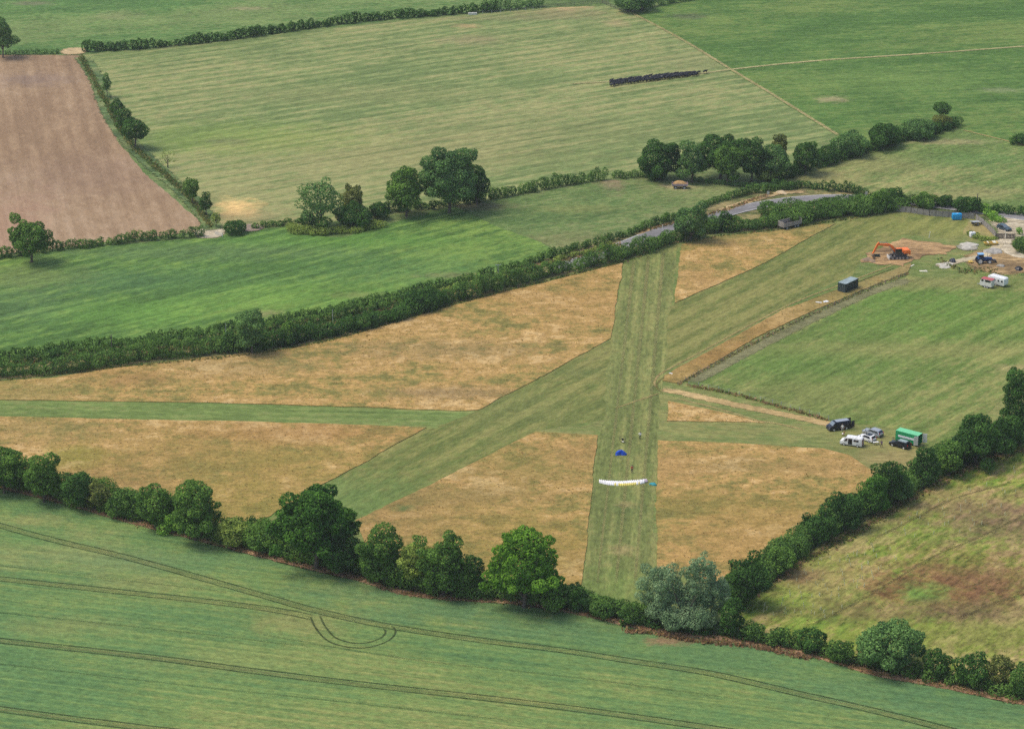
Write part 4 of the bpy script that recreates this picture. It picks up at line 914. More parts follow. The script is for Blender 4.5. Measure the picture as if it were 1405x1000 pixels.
# --- silver estate
L, H = 4.75, 1.62
ve, _ = vehicle('estate_car', 'silver estate car with roof rails, farthest of the parked cluster', 'car', 1197.5, 596.5, D((1209, 599.5), (1186, 592.5)), [(-L / 2, .3), (-L / 2, .95), (-L / 2 + .15, 1.05), (-L / 2 + .5, H - .04), (-L / 2 + .8, H), (.25, H), (1.25, 1.02), (2.2, .86), (L / 2, .7), (L / 2, .3)], 1.85, silver, .98, .2, (-1.4, 1.4), .34,
    [('side_window', [(-1.95, 1.04), (.95, 1.04), (.3, H - .12), (-1.65, H - .12)], None)],
    [('windscreen', (1.2, 1.06), (.32, H - .04), .9, None), ('rear_window', (-L / 2 + .17, 1.08), (-L / 2 + .48, H - .08), .88, None)])
for s in (-1, 1):
    k = MB(); k.tube([(-1.5, s * .68, H + .02), (-1.45, s * .68, H + .09), (.1, s * .68, H + .09), (.15, s * .68, H + .02)], .025); k.build('roof_rail', galv, ve)
# --- black van by the trailer
L, H = 4.8, 1.66
vehicle('parked_car', 'black estate car with grey-green roof beside the green box trailer', 'car', 1234.8, 612.8, D((1241.3, 615.7), (1224, 610.9)), [(-L / 2, .3), (-L / 2, .95), (-L / 2 + .12, 1.05), (-L / 2 + .3, H - .04), (-L / 2 + .6, H), (.35, H), (1.3, 1.05), (2.2, .88), (L / 2, .7), (L / 2, .3)], 1.88, black, 1.0, .16, (-1.45, 1.5), .34,
    [('side_window', [(-2.1, 1.06), (1.0, 1.06), (.4, H - .12), (-1.95, H - .12)], None)],
    [('windscreen', (1.25, 1.08), (.42, H - .04), .9, None), ('rear_window', (-L / 2 + .14, 1.1), (-L / 2 + .29, H - .1), .85, None), ('roof_panel', (-1.75, H + .004), (.3, H + .004), .88, greyroof)])
# --- green box trailer with open white doors
bx = empty('box_trailer', P(1246.5, 608.0), D((1263, 606), (1234, 598.5))); tag(bx, 'bright green box trailer with white banner and open white rear doors', 'trailer')
L, W, z0, z1 = 5.7, 2.1, .55, 2.85; t = .06
m = MB(); m.box((0, 0, z0 + t / 2), (L, W, t)); m.box((0, W / 2 - t / 2, (z0 + z1) / 2), (L, t, z1 - z0 - .13)); m.box((0, -W / 2 + t / 2, (z0 + z1) / 2), (L, t, z1 - z0 - .13)); m.box((L / 2 - t / 2, 0, (z0 + z1) / 2), (t, W - .13, z1 - z0 - .13))
m.build('body', green_p, bx)
m = MB(); m.box((0, 0, z1 - t / 2), (L, W, t)); m.build('roof', lit_green, bx)
m = MB(); m.box((-.15, W / 2 + .02, z0 + 1.15), (4.6, .03, .5)); m.build('banner', white, bx)
hh = z1 - z0 - .1
a0 = -(bx.rotation_euler.z)
for s, dirw in ((1, Vector((-1, -.12, 0))), (-1, Vector((1, -.15, 0)))):
    dl = Matrix.Rotation(a0, 3, 'Z') @ dirw.normalized()
    h = Vector((-L / 2 - .05, s * W / 2, 0)); e = h + dl * 1.02; nrm = Vector((-dl.y, dl.x, 0))
    m = MB(); m.plate([h + Vector((0, 0, z0 + .03)), e + Vector((0, 0, z0 + .03)), e + Vector((0, 0, z0 + hh)), h + Vector((0, 0, z0 + hh))], nrm, .05); m.build('door', white, bx)
for x in (-.55, .35):
    for s in (-1, 1): wheel(bx, x, s * .85, .34, .22, alloy, s)
m = MB(); m.box((0, 0, .44), (L - .4, 1.0, .16)); m.cyl((L / 2 - .2, 0, .44), (L / 2 + 1.3, 0, .44), .06); m.cyl((L / 2 + 1.1, 0, 0), (L / 2 + 1.1, 0, .55), .05); m.build('chassis', dkgrey, bx)

# ------------------------------------------------------------------ people
def person(label, px, py, ang, shirt, legs, pose='stand', hair=True, lean=0.0):
    root = empty('person', P(px, py), ang); tag(root, label, 'person', 'people on the airfield'); root.scale = (1.06, 1.06, 1.04)
    if pose == 'stand': A = ((.3, 1.12, .05), (.32, .86, .14))
    elif pose == 'reach': A = ((.3, 1.2, .12), (.3, 1.15, .4))
    else: A = ((.36, 1.25, .0), (.52, 1.12, .12))
    V = [(0, 0, .95), (0, 0, 1.15), (0, lean * .5, 1.36), (0, lean, 1.5), (0, lean + .01, 1.6), (0, lean + .02, 1.69), (0, lean + .01, 1.76)]
    rad = [.155, .14, .165, .062, .085, .1, .075]; E = [(i, i + 1) for i in range(6)]
    def chain(root_i, pts, rs):
        p = root_i
        for q, r in zip(pts, rs): V.append(q); rad.append(r); E.append((p, len(V) - 1)); p = len(V) - 1
    for s in (-1, 1):
        chain(2, [(s * .2, lean, 1.42), (s * A[0][0], A[0][2] + lean, A[0][1]), (s * A[1][0], A[1][2] + lean, A[1][1])], [.075, .047, .034])
        st = .09 * s
        chain(0, [(s * .1, 0, .88), (s * .12, .03 + st, .5), (s * .13, st, .1), (s * .14, st + .15, .04)], [.095, .062, .045, .04])
    me = bpy.data.meshes.new('body'); me.from_pydata(V, E, [])
    o = bpy.data.objects.new('body', me); link(o)
    sk = o.modifiers.new('skin', 'SKIN'); o.modifiers.new('sub', 'SUBSURF').levels = 1
    for i, r in enumerate(rad): me.skin_vertices[0].data[i].radius = (r, r * (.75 if i < 3 else 1))
    me.skin_vertices[0].data[0].use_root = True
    dg = bpy.context.evaluated_depsgraph_get(); me2 = bpy.data.meshes.new_from_object(o.evaluated_get(dg))
    bpy.data.objects.remove(o); bpy.data.meshes.remove(me)
    bm = bmesh.new(); bm.from_mesh(me2)
    def prim(pts_r):  # small tapered pieces merged in the body mesh
        mb = MB()
        for a, b, r0, r1 in pts_r: mb.cyl(a, b, r0, r1, 6)
        t = bpy.data.meshes.new('t'); t.from_pydata(mb.v, [], mb.f); bm.from_mesh(t); bpy.data.meshes.remove(t)
    for s in (-1, 1):
        hx, hy, hz = s * A[1][0], A[1][2] + lean, A[1][1]
        fl = [(0, -.035, .075), (.002, -.012, .085), (.002, .012, .08), (0, .034, .065)]
        prim([((hx, hy, hz + .01), (hx + s * .005, hy + .01, hz - .09), .03, .036)] + [((hx, hy + q + .01, hz - .085), (hx - s * .02, hy + q + .02, hz - .085 - l), .009, .007) for _, q, l in fl] + [((hx, hy + .03, hz - .03), (hx - s * .01, hy + .075, hz - .085), .011, .008)])
    y = lean + .1
    prim([((0, y, 1.68), (0, y + .03, 1.655), .012, .018), ((-.03, y - .005, 1.62), (.03, y - .005, 1.62), .008, .008)] + [((s * .035, y - .01, 1.69), (s * .035, y + .004, 1.69), .012, .009) for s in (-1, 1)] + [((s * .09, lean + .02, 1.66), (s * .105, lean + .01, 1.7), .018, .012) for s in (-1, 1)])
    bm.to_mesh(me2); bm.free(); me2.name = 'body'
    me2.materials.clear()
    for m in (skin, shirt, legs, rubber): me2.materials.append(m)
    for p in me2.polygons:
        z, x = p.center.z, abs(p.center.x); armz = A[0][1]
        p.material_index = 3 if z < .07 else 2 if z < .97 and x < .24 else 1 if (z < 1.5 and not (x > .27 and (z < A[0][1] or abs(p.center.y) > .16))) else 0
        p.use_smooth = True
    link(bpy.data.objects.new('body', me2), root)
    if hair:
        m = MB(); m.lathe([(.105, -.02), (.11, .03), (.085, .09), (.03, .115)], 10, (0, lean + .0, 1.71)); m.build('hair', hairm, root, smooth=True)
    return root
wsh = paint('white_shirt', (.8, .8, .76, 1), .8); dtr = paint('dark_trousers', (.02, .022, .03, 1), .9); rsh = paint('red_jacket', (.5, .08, .05, 1), .8); psh = paint('purple_top', (.1, .06, .12, 1), .8); pale_s = paint('pale_shorts', (.5, .46, .42, 1), .9)
person('person in white shirt standing against the dark navy van', 1155.8, 592.0, 2.9, wsh, pale_s)
person('person in dark clothes standing by the table between the vans', 1209.3, 614.2, 2.4, psh, dtr, 'reach')
person('person in white top and dark trousers standing on the runway', 878.4, 602.6, 3.0, wsh, dtr, 'out')
person('person in red jacket walking just beyond the white wing', 867, 648.6, 3.4, rsh, dtr, 'stand')

# ------------------------------------------------------------------ camp furniture
ch = empty('camping_chair', P(1156.5, 597.5), 2.6); tag(ch, 'reddish folding camping chair with white cloth behind the camper van', 'chair')
m = MB(); m.box((0, 0, .45), (.55, .52, .05)); m.build('seat', red_p, ch); m = MB(); m.box((-.26, 0, .78), (.05, .52, .62), Matrix.Rotation(-.2, 3, 'Y')); m.build('backrest', red_p, ch)
for x in (-.24, .24):
    for y in (-.24, .24): m = MB(); m.cyl((x, y, 0), (-x * .6, y, .45), .018); m.build('leg', dkgrey, ch)
m = MB(); m.lathe([(.3, 0), (.26, .05), (.12, .12)], 10); tag(m.build('white_cloth', wsh, loc=P(1156.5, 597.5) + Vector((0, 0, .478))), 'crumpled white cloth lying on the reddish camping chair', 'cloth')
tb = empty('camping_table', P(1201.5, 610), .2); tag(tb, 'low pale folding table between the white car and the standing person', 'table')
m = MB(); m.box((0, 0, .68), (1.3, .65, .05)); m.build('tabletop', offw, tb, bevel=.01)
for x in (-.55, .55):
    for y in (-.27, .27): m = MB(); m.cyl((x, y, 0), (x, y, .66), .02); m.build('leg', galv, tb)

# ------------------------------------------------------------------ paraglider kit
def ramp_wing():
    root = empty('paraglider_wing', P(854, 664.5), 0); tag(root, 'long white and yellow paraglider wing spread across the runway', 'paraglider')
    n = 28; c = P(854, 664.5)
    top = [(821.5, 660.5), (832, 661.2), (843, 661.5), (854, 661.6), (865, 660.6), (876, 660.2), (884, 659.2), (886, 660.6)]
    bot = [(822, 662.6), (832, 665.2), (843, 666.4), (854, 667.0), (865, 666.4), (876, 665.0), (884, 663.2), (886, 661.6)]
    def interp(arr, t):
        k = t * (len(arr) - 1); i = min(int(k), len(arr) - 2); f = k - i; a, b = arr[i], arr[i + 1]
        return P(a[0] + (b[0] - a[0]) * f, a[1] + (b[1] - a[1]) * f) - c
    for nm, f0, f1, mat in (('canopy', 0.0, .8, wingw), ('trailing_panel', .8, 1.0, None)):
        m = MB(); cols = 13
        for i in range(n):
            a0, a1 = i / n, (i + 1) / n
            T0, T1, B0, B1 = interp(top, a0), interp(top, a1), interp(bot, a0), interp(bot, a1)
            strip = []
            for k in range(7):
                f = f0 + (f1 - f0) * k / 6; h = .55 * math.sin(pi * min(1, max(.02, f))) ** .6
                bulge = .2
                row = []
                for (T_, B_, s) in ((T0, B0, 0), (T0.lerp(T1, .5), B0.lerp(B1, .5), 1), (T1, B1, 0)):
                    p = T_.lerp(B_, f); row.append((p.x, p.y, h + bulge * s + .02))
                strip.append(row)
            m.cur = 0 if mat else (1 if .26 < a0 < .74 and (i % 2 == 0 or .36 < a0 < .64) else 0)
            for k in range(6):
                for j in range(2): m.add([strip[k][j], strip[k][j + 1], strip[k + 1][j + 1], strip[k + 1][j]], [(0, 3, 2, 1)])
                if k == 0 and f0 == 0 or k == 5 and f1 == 1:
                    q = strip[0] if f0 == 0 and k == 0 else strip[6]
                    for j in range(2): m.add([q[j], q[j + 1], (q[j + 1][0], q[j + 1][1], .01), (q[j][0], q[j][1], .01)], [(0, 1, 2, 3)])
        o = m.build(nm, [wingw, wingy], root, smooth=True)
    m = MB(); p = interp(top, .96); m.lathe([(.5, 0), (.55, .3), (.3, .62)], 10, tuple(p + Vector((0, -.3, 0)))); m.build('wing_tip', wingp, root, smooth=True)
    return root
ramp_wing()
def heap(name, label, cat, px, py, r, h, mat, seed, squash=1.0, parent=None, group=None, rough=.25, rot=0):
    rng = random.Random(seed); n, k = 22, 7; vs, fs = [], []
    ph = [rng.uniform(0, 6.3) for _ in range(4)]
    for j in range(k):
        f = j / (k - 1)
        for i in range(n):
            t = 2 * pi * i / n; q = max(.02, 1 - f ** 1.9) ** .6 * r * (1 + rough * (.5 * sin(2 * t + ph[0]) + .4 * sin(3 * t + ph[1]) + .3 * sin(5 * t + ph[2] + f * 3))) * (1 + rng.uniform(-.06, .06)) + .01
            vs.append((q * cos(t), q * sin(t) * squash, h * (f ** .9) * (1 + rough * .4 * sin(3 * t + ph[3]) * (1 - f))))
    for j in range(k - 1):
        for i in range(n): a = j * n + i; b = j * n + (i + 1) % n; fs.append((a, b, b + n, a + n))
    fs.append(tuple(range((k - 1) * n, k * n)))
    m = MB(); m.add(vs, fs)
    o = m.build(name, mat, parent, smooth=False, loc=P(px, py)); o.rotation_euler = (0, 0, rot)
    if label: tag(o, label, cat, group)
    return o
heap('fabric_bundle', 'bright blue bunched canopy heaped on the runway', 'fabric bundle', 852.2, 624, .74, 1.25, bluef, 3, .75, rough=.85)
heap('kit_bag', 'small teal kit bag at the right edge of the runway', 'bag', 896.5, 665, .8, .55, teal, 5, .7, rough=.5)
pm = empty('paramotor', P(854, 606.5), .2); tag(pm, 'dark paramotor with round cage standing behind the blue bundle', 'paramotor')
m = MB(); pts = [(.72 * cos(2 * pi * i / 24), 0, .8 + .72 * sin(2 * pi * i / 24)) for i in range(25)]; m.tube(pts, .035)
for i in range(0, 24, 4): m.cyl((0, 0, .8), pts[i], .015)
m.build('cage', dkgrey, pm)
m = MB(); m.box((0, -.2, .75), (.34, .3, .5)); m.cyl((0, -.1, .8), (0, .05, .8), .1, .1, 10); m.build('engine', black, pm, bevel=.04)
m = MB(); m.box((0, -.5, .35), (.5, .5, .14)); m.build('seat', cream, pm, bevel=.04)
m = MB(); m.box((0, .05, .8), (1.1, .03, .1)); m.build('propeller', dwood, pm)
for s in (-1, 1): m = MB(); m.cyl((s * .3, -.55, .02), (s * .3, .3, .05), .03); m.cyl((s * .3, -.2, .03), (s * .15, -.2, .6), .025); m.build('leg', dkgrey, pm)

# ------------------------------------------------------------------ green container
ct = empty('shipping_container', P(1163.2, 397.6), D((1161, 404), (1178, 396))); tag(ct, 'dark green shipping container with grey roof on the strip by the fence', 'container')
L, W, H = 6.06, 2.44, 2.59
m = MB(); 
ns = 30
for s in (-1, 1):
    for i in range(ns):
        x0 = -L / 2 + .1 + (L - .2) * i / ns; dd = .0 if i % 2 else -.04
        m.box((x0 + (L - .2) / ns / 2, s * (W / 2 - .06 + dd / 2), H / 2), ((L - .2) / ns - .001, .05, H - .3))
for x in (-L / 2 + .05, L / 2 - .05):
    for y in (-W / 2 + .05, W / 2 - .05): m.box((x, y, H / 2), (.12, .12, H - .24))
    m.box((x, 0, .08), (.12, W, .16)); m.box((x, 0, H - .08), (.12, W, .12))
for s in (-1, 1): m.box((0, s * (W / 2 - .05), .08), (L - .26, .1, .16)); m.box((0, s * (W / 2 - .05), H - .08), (L - .26, .1, .12))
m.build('body', dgreen, ct)
m = MB(); m.box((0, 0, H + .012), (L, W, .05)); m.build('roof', greyroof, ct)
for s in (-1, 1):
    m = MB(); m.box((-L / 2 - .01, s * .56, H / 2), (.06, 1.08, H - .36))
    d = m.build('door', dgreen, ct); k = MB(); k.cyl((-L / 2 - .07, s * .3, .3), (-L / 2 - .07, s * .3, H - .3), .025); k.cyl((-L / 2 - .07, s * .8, .3), (-L / 2 - .07, s * .8, H - .3), .025); k.build('handle', galv, d)
m = MB(); m.box((L / 2 - .02, 0, H / 2), (.05, W - .26, H - .3)); m.build('end_panel', dgreen, ct)
def sheetpile(name, label, cat, px, py, pts, mat, h=.12, rot=0):
    m = MB()
    for (x, y, lx, ly, a, z) in pts: m.box((x, y, z + h / 2), (lx, ly, h), Matrix.Rotation(a, 3, 'Z'))
    o = m.build(name, mat, loc=P(px, py)); o.rotation_euler.z = rot
    return tag(o, label, cat)
sheetpile('plastic_sheet', 'torn white sheeting lying left of the green container', 'sheeting', 1128, 415.5, [(0, 0, 2.6, .7, .1, 0), (-.9, -.2, 1.6, .5, -.3, .13), (1.1, .5, 1.2, 1.1, .6, .13), (.6, -.1, .8, .5, 1.1, .26)], white)
sheetpile('white_plank', 'long pale plank lying on the grass below the excavator', 'plank', 1246.7, 367.5, [(0, 0, 6.0, .35, 0, 0)], cream, .15, D((1239, 372), (1255, 363.5)))
sheetpile('white_board', 'short white board on the ground right of the long plank', 'board', 1267, 372.3, [(0, 0, 2.1, .8, -.2, 0), (.5, .1, .9, .5, .4, .11)], cream, .1)
sheetpile('white_marker', 'small white runway marker at the tip of the dry grass strip', 'marker', 920.5, 513.5, [(0, 0, .9, .35, -.6, 0)], white, .3)
m = MB(); m.cyl((0, 0, 0), (.25, 0, 1.7), .06); m.box((.25, 0, 1.75), (.16, .1, .2)); tag(m.build('white_post', white, loc=P(1274.5, 326.5), ), 'slim white leaning post beyond the dug soil', 'post')

# ------------------------------------------------------------------ excavator
ex = empty('excavator', P(1233, 354.5), pi + .12); tag(ex, 'orange excavator with raised boom standing on the dug soil', 'excavator')
for s in (-1, 1):
    m = MB(); n = 20; pr = [(-2.0 + .5 * (-sin(pi * i / 9)) , .5 - .45 * cos(pi * i / 9)) for i in range(10)] + [(2.0 + .5 * sin(pi * i / 9), .5 + .45 * cos(pi * i / 9)) for i in range(10)]
    m.plate([(x, s * 1.2 - .28, z) for x, z in pr], (0, 1, 0), .56)
    t = m.build('track', dkgrey, ex)
    k = MB()
    for x in (-2.0, -.9, 0, .9, 2.0): k.cyl((x, s * 1.2 - .3, .5), (x, s * 1.2 + .3, .5), .3, .3, 12)
    k.build('track_rollers', steel, t)
m = MB(); m.box((0, 0, .75), (2.4, 2.0, .5)); m.cyl((0, 0, .95), (0, 0, 1.2), .75, .75, 16); m.build('undercarriage', steel, ex)
m = MB(); m.box((2.9, 0, .5), (.18, 2.6, .85)); m.box((2.35, .7, .55), (1.0, .18, .2)); m.box((2.35, -.7, .55), (1.0, .18, .2)); m.build('dozer_blade', offw, ex, bevel=.03)
m = MB(); m.box((-.35, 0, 1.42), (3.6, 2.5, .4)); m.build('platform', dkgrey, ex, bevel=.05)
m = MB(); m.box((-1.85, 0, 2.15), (1.7, 2.5, 1.15)); m.build('engine_hood', orange, ex, bevel=.2, smooth=True)
m = MB(); m.box((-2.75, 0, 1.85), (.5, 2.5, 1.1)); m.build('counterweight', orange, ex, bevel=.18, smooth=True)
m = MB(); m.box((.35, .78, 2.35), (1.7, .95, 1.5)); cb = m.build('cab', dkgrey, ex, bevel=.08)
for s in (-1, 1): m = MB(); m.box((.35, .78 + s * .49, 2.5), (1.4, .03, 1.0)); m.build('window', glass, cb)
m = MB(); m.box((1.215, .78, 2.5), (.03, .8, 1.0)); m.build('window', glass, cb); m = MB(); m.box((.35, .78, 3.13), (1.6, .9, .06)); m.build('roof', orange, cb)
m = MB(); m.box((.2, -.8, 1.95), (1.6, .8, .7)); m.build('side_box', orange, ex, bevel=.06)
def beam(pts, w, mat, name, parent):
    m = MB()
    for (a, ha), (b, hb) in zip(pts[:-1], pts[1:]):
        a, b = Vector((a[0], 0, a[1])), Vector((b[0], 0, b[1])); d = (b - a).normalized(); nn = Vector((-d.z, 0, d.x))
        vs = [a + nn * ha + Vector((0, -w, 0)), a + nn * ha + Vector((0, w, 0)), a - nn * ha + Vector((0, w, 0)), a - nn * ha + Vector((0, -w, 0)), b + nn * hb + Vector((0, -w, 0)), b + nn * hb + Vector((0, w, 0)), b - nn * hb + Vector((0, w, 0)), b - nn * hb + Vector((0, -w, 0))]
        m.add(vs, [(0, 1, 2, 3), (7, 6, 5, 4), (0, 4, 5, 1), (1, 5, 6, 2), (2, 6, 7, 3), (3, 7, 4, 0)])
    return m.build(name, mat, parent)
beam([((1.1, 1.9), .3), ((1.9, 3.3), .38), ((3.0, 3.95), .38), ((5.9, 4.2), .24)], .24, orange, 'boom', ex)
beam([((5.6, 4.75), .2), ((6.0, 4.2), .3), ((7.3, 1.6), .17)], .2, orange, 'stick', ex)
m = MB(); m.cyl((1.5, .3, 1.9), (2.9, .3, 3.6), .1); m.cyl((1.5, -.3, 1.9), (2.9, -.3, 3.6), .1); m.cyl((3.2, 0, 4.55), (5.6, 0, 4.85), .1); m.cyl((5.8, 0, 4.4), (7.0, 0, 2.4), .07); m.build('hydraulic_ram', steel, ex)
m = MB(); m.plate([(7.1, -.55, 1.7), (7.5, -.55, 1.5), (7.55, -.55, .9), (7.1, -.55, .35), (6.5, -.55, .35), (6.75, -.55, .9)], (0, 1, 0), 1.1); m.build('bucket', mud, ex, bevel=.04)
m = MB(); m.box((0, 0, .35), (1.7, .9, .12)); m.box((.8, 0, .5), (.1, .9, .5)); m.box((0, -.45, .3), (1.6, .1, .6)); m.box((0, .45, .3), (1.6, .1, .6)); tag(m.build('spare_bucket', dgreen, loc=P(1202.5, 352.5)), 'dark spare digging bucket lying under the excavator boom', 'bucket')
heap('soil_heap', 'low heap of dug clods left of the excavator', 'soil heap', 1192, 357.5, 1.6, .55, mud, 11, 1.2, rough=.5)

# ------------------------------------------------------------------ tractor
tr = empty('tractor', P(1350, 361.2), D((1341.6, 361.5), (1355, 361.2)) + .05); tag(tr, 'blue tractor with white wheel rims standing in the yard', 'tractor')
for s in (-1, 1): wheel(tr, -1.35, s * .85, .88, .5, offw, s); wheel(tr, 1.3, s * .8, .6, .38, offw, s)
m = MB(); m.plate([(-.3, -.38, .8), (2.1, -.38, .8), (2.25, -.38, 1.2), (2.1, -.38, 1.6), (-.3, -.38, 1.78)], (0, 1, 0), .76); m.build('bonnet', blue_p, tr, bevel=.08, smooth=True)
m = MB(); m.box((-.6, 0, .85), (2.2, .6, .5)); m.box((1.3, 0, .6), (.3, 1.4, .25)); m.build('chassis', dkgrey, tr)
m = MB(); m.box((-1.05, 0, 2.05), (1.5, 1.45, 1.2), taper=.92); cb = m.build('cab', blue_p, tr, bevel=.05)
m = MB(); m.box((-1.05, .72, 2.15), (1.15, .06, .8)); m.build('window', glass, cb); m = MB(); m.box((-1.05, -.72, 2.15), (1.15, .06, .8)); m.build('window', glass, cb)
m = MB(); m.box((-1.05, 0, 2.72), (1.65, 1.6, .16)); m.build('roof', lblue, tr, bevel=.06)
for s in (-1, 1): m = MB(); m.plate([(-2.15, s * .85 - .25, 1.15), (-1.95, s * .85 - .25, 1.7), (-1.35, s * .85 - .25, 1.9), (-.75, s * .85 - .25, 1.7), (-.55, s * .85 - .25, 1.5), (-1.35, s * .85 - .25, 1.78)], (0, 1, 0), .5); m.build('mudguard', blue_p, tr)
m = MB(); m.cyl((.9, .3, 1.7), (.9, .3, 2.6), .05); m.build('exhaust', dkgrey, tr)
m = MB(); m.box((2.75, 0, .75), (.9, 1.0, .4)); m.box((3.2, 0, .5), (.2, 1.6, .5)); m.build('front_weight', dkgrey, tr, bevel=.05)
m = MB(); m.box((0, 0, .45), (1.2, 1.4, .2)); m.cyl((-.5, 0, .4), (.7, 0, 1.2), .07); m.cyl((-.5, .5, 0), (-.5, .5, .5), .06); m.cyl((-.5, -.5, 0), (-.5, -.5, .5), .06); tag(m.build('farm_implement', ylw, loc=P(1331.5, 361)), 'yellow farm implement standing behind the blue tractor', 'implement')

# ------------------------------------------------------------------ horsebox and caravan
hb_ = empty('horse_trailer', P(1354.2, 394.0), D((1361.5, 396), (1346, 392.5))); tag(hb_, 'white horse trailer with faded red roof in front of the caravan', 'trailer')
L, W, H = 3.3, 1.8, 2.35
m = MB(); m.plate([(-L / 2, -W / 2, .45), (L / 2 - .1, -W / 2, .45), (L / 2 + .15, -W / 2, 1.2), (L / 2 - .25, -W / 2, H), (-L / 2, -W / 2, H)], (0, 1, 0), W); m.build('body', offw, hb_, bevel=.06)
m = MB(); m.box((-.15, 0, H + .05), (L - .1, W + .08, .12)); m.build('roof', red_p, hb_, bevel=.05)
for s in (-1, 1):
    for x, l in ((-.55, 1.7), (1.0, .6)): m = MB(); m.box((x, s * (W / 2 + .012), H - .38), (l, .04, .52)); m.build('window', glass, hb_)
for x in (-.55, .15):
    for s in (-1, 1): wheel(hb_, x, s * (W / 2 + .02), .3, .2, alloy, s)
m = MB(); m.box((L / 2 + .6, 0, .42), (1.3, .14, .12)); m.cyl((L / 2 + 1.0, 0, 0), (L / 2 + 1.0, 0, .6), .04); m.build('drawbar', galv, hb_)
m = MB(); m.box((-L / 2 - .03, 0, 1.15), (.06, W - .2, 1.3)); m.build('ramp', offw, hb_)
cv = empty('caravan', P(1368.5, 391.0), D((1377, 393.5), (1357, 388))); tag(cv, 'white touring caravan with small side windows behind the horse trailer', 'caravan')
L, W, H = 5.4, 2.1, 2.5
m = MB(); m.plate([(-L / 2, -W / 2, .75), (-L / 2 + .25, -W / 2, .45), (L / 2 - .3, -W / 2, .45), (L / 2, -W / 2, .9), (L / 2 - .35, -W / 2, H - .12), (L / 2 - .7, -W / 2, H), (-L / 2 + .5, -W / 2, H), (-L / 2 + .1, -W / 2, H - .2)], (0, 1, 0), W); m.build('body', white, cv, bevel=.08, smooth=True)
for s in (-1, 1):
    for x, l in ((-2.0, .55), (-.9, .45), (.3, .6), (1.4, .9)): m = MB(); m.box((x, s * (W / 2 + .012), 1.65), (l, .04, .5)); m.build('window', glass if x < -.5 else lit_glass, cv)
m = MB(); m.box((.95, W / 2 + .02, 1.35), (.04, .02, 1.6)); m.build('door', offw, cv)
for s in (-1, 1): wheel(cv, -.2, s * (W / 2 - .08), .32, .2, alloy, s)
m = MB(); m.box((L / 2 + .6, 0, .45), (1.3, .12, .12)); m.cyl((L / 2 + 1.0, 0, 0), (L / 2 + 1.0, 0, .6), .04); m.build('drawbar', galv, cv)

# ------------------------------------------------------------------ grey farm trailer by the hedge
ft = empty('farm_trailer', P(1083.5, 312.5), D((1070, 315.0), (1100, 307.6))); tag(ft, 'weathered grey farm trailer full of brown matter against the thicket', 'trailer')
L, W = 6.8, 2.5
m = MB(); m.box((0, 0, 1.0), (L, W, .12)); m.box((0, W / 2 - .04, 1.75), (L, .08, 1.38)); m.box((0, -W / 2 + .04, 1.55), (L, .08, .98)); m.box((L / 2 - .04, 0, 1.85), (.08, W - .17, 1.58)); m.box((-L / 2 + .04, 0, 1.75), (.08, W - .17, 1.38)); m.build('body', wood, ft)
m = MB()
for i in range(8): m.box((-L / 2 + .3 + i * (L - .6) / 7, -W / 2 - .03, 1.5), (.09, .05, 1.1))
m.build('side_post', galv, ft)
heap('load', None, None, 702.5, 500, 1.0, 1.0, mud, 8, 1.0, parent=ft, rough=.3); ld = bpy.data.objects['load']; ld.location = (0, 0, 1.06); ld.scale = (2.7, .85, .4)
for x in (-1.9, 1.2, 2.2):
    for s in (-1, 1): wheel(ft, x, s * (W / 2 - .3), .45, .28, galv, s)
m = MB(); m.box((0, 0, .75), (L - .4, .9, .3)); m.cyl((-L / 2, 0, .7), (-L / 2 - 1.2, 0, .6), .08); m.build('chassis', dkgrey, ft)

# straw trailer in the meadow
sw = empty('feed_trailer', P(932.8, 258.4), -.04); tag(sw, 'low farm trailer heaped with orange straw on a pale patch below the wood', 'trailer')
m = MB(); m.box((0, 0, 1.05), (4.6, 2.3, .12)); m.box((0, -1.12, 1.35), (4.7, .08, .5)); m.box((0, 1.12, 1.35), (4.7, .08, .5)); m.box((2.32, 0, 1.35), (.08, 2.15, .5)); m.box((-2.32, 0, 1.35), (.08, 2.15, .5)); m.build('body', mauve, sw)
h_ = heap('straw_load', None, None, 702.5, 500, 1.0, 1.0, straw, 9, 1.0, parent=sw, rough=.25); h_.location = (-.1, 0, 1.12); h_.scale = (1.95, 1.0, 1.25)
for x in (-1.3, 1.3):
    for s in (-1, 1): wheel(sw, x, s * .9, .42, .28, galv, s)
m = MB(); m.box((0, 0, .72), (4.2, .8, .3)); m.build('chassis', dkgrey, sw)

# ------------------------------------------------------------------ yard clutter
bt = empty('water_tank', P(1312.5, 301.5), 0.05); tag(bt, 'bright blue tank standing against the wooden fence', 'tank')
m = MB(); m.box((0, 0, 1.0), (2.7, 1.5, 1.7)); m.build('body', cyan, bt, bevel=.2, smooth=True); m = MB(); m.cyl((.2, 0, 1.82), (.2, 0, 1.98), .35, .3, 12); m.build('lid', lblue, bt); m = MB(); m.box((-.9, 0, .08), (.2, 1.4, .16)); m.box((.9, 0, .08), (.2, 1.4, .16)); m.build('skid', dkgrey, bt)
ib = empty('bulk_container', P(1334, 325.5), .3); tag(ib, 'white cube-shaped liquid container on the yard grass', 'container')
m = MB(); m.box((0, 0, .85), (1.5, 1.2, 1.3)); m.build('body', white, ib, bevel=.12, smooth=True); m = MB(); m.box((0, 0, .08), (1.5, 1.2, .16)); m.build('pallet', wood, ib); m = MB(); m.cyl((0, 0, 1.5), (0, 0, 1.58), .15, .15, 10); m.build('lid', dkgrey, ib)
gm = empty('flat_trailer', P(1338.5, 308.5), .7); tag(gm, 'grey flat trailer with tipped deck beside the diagonal fence', 'trailer')
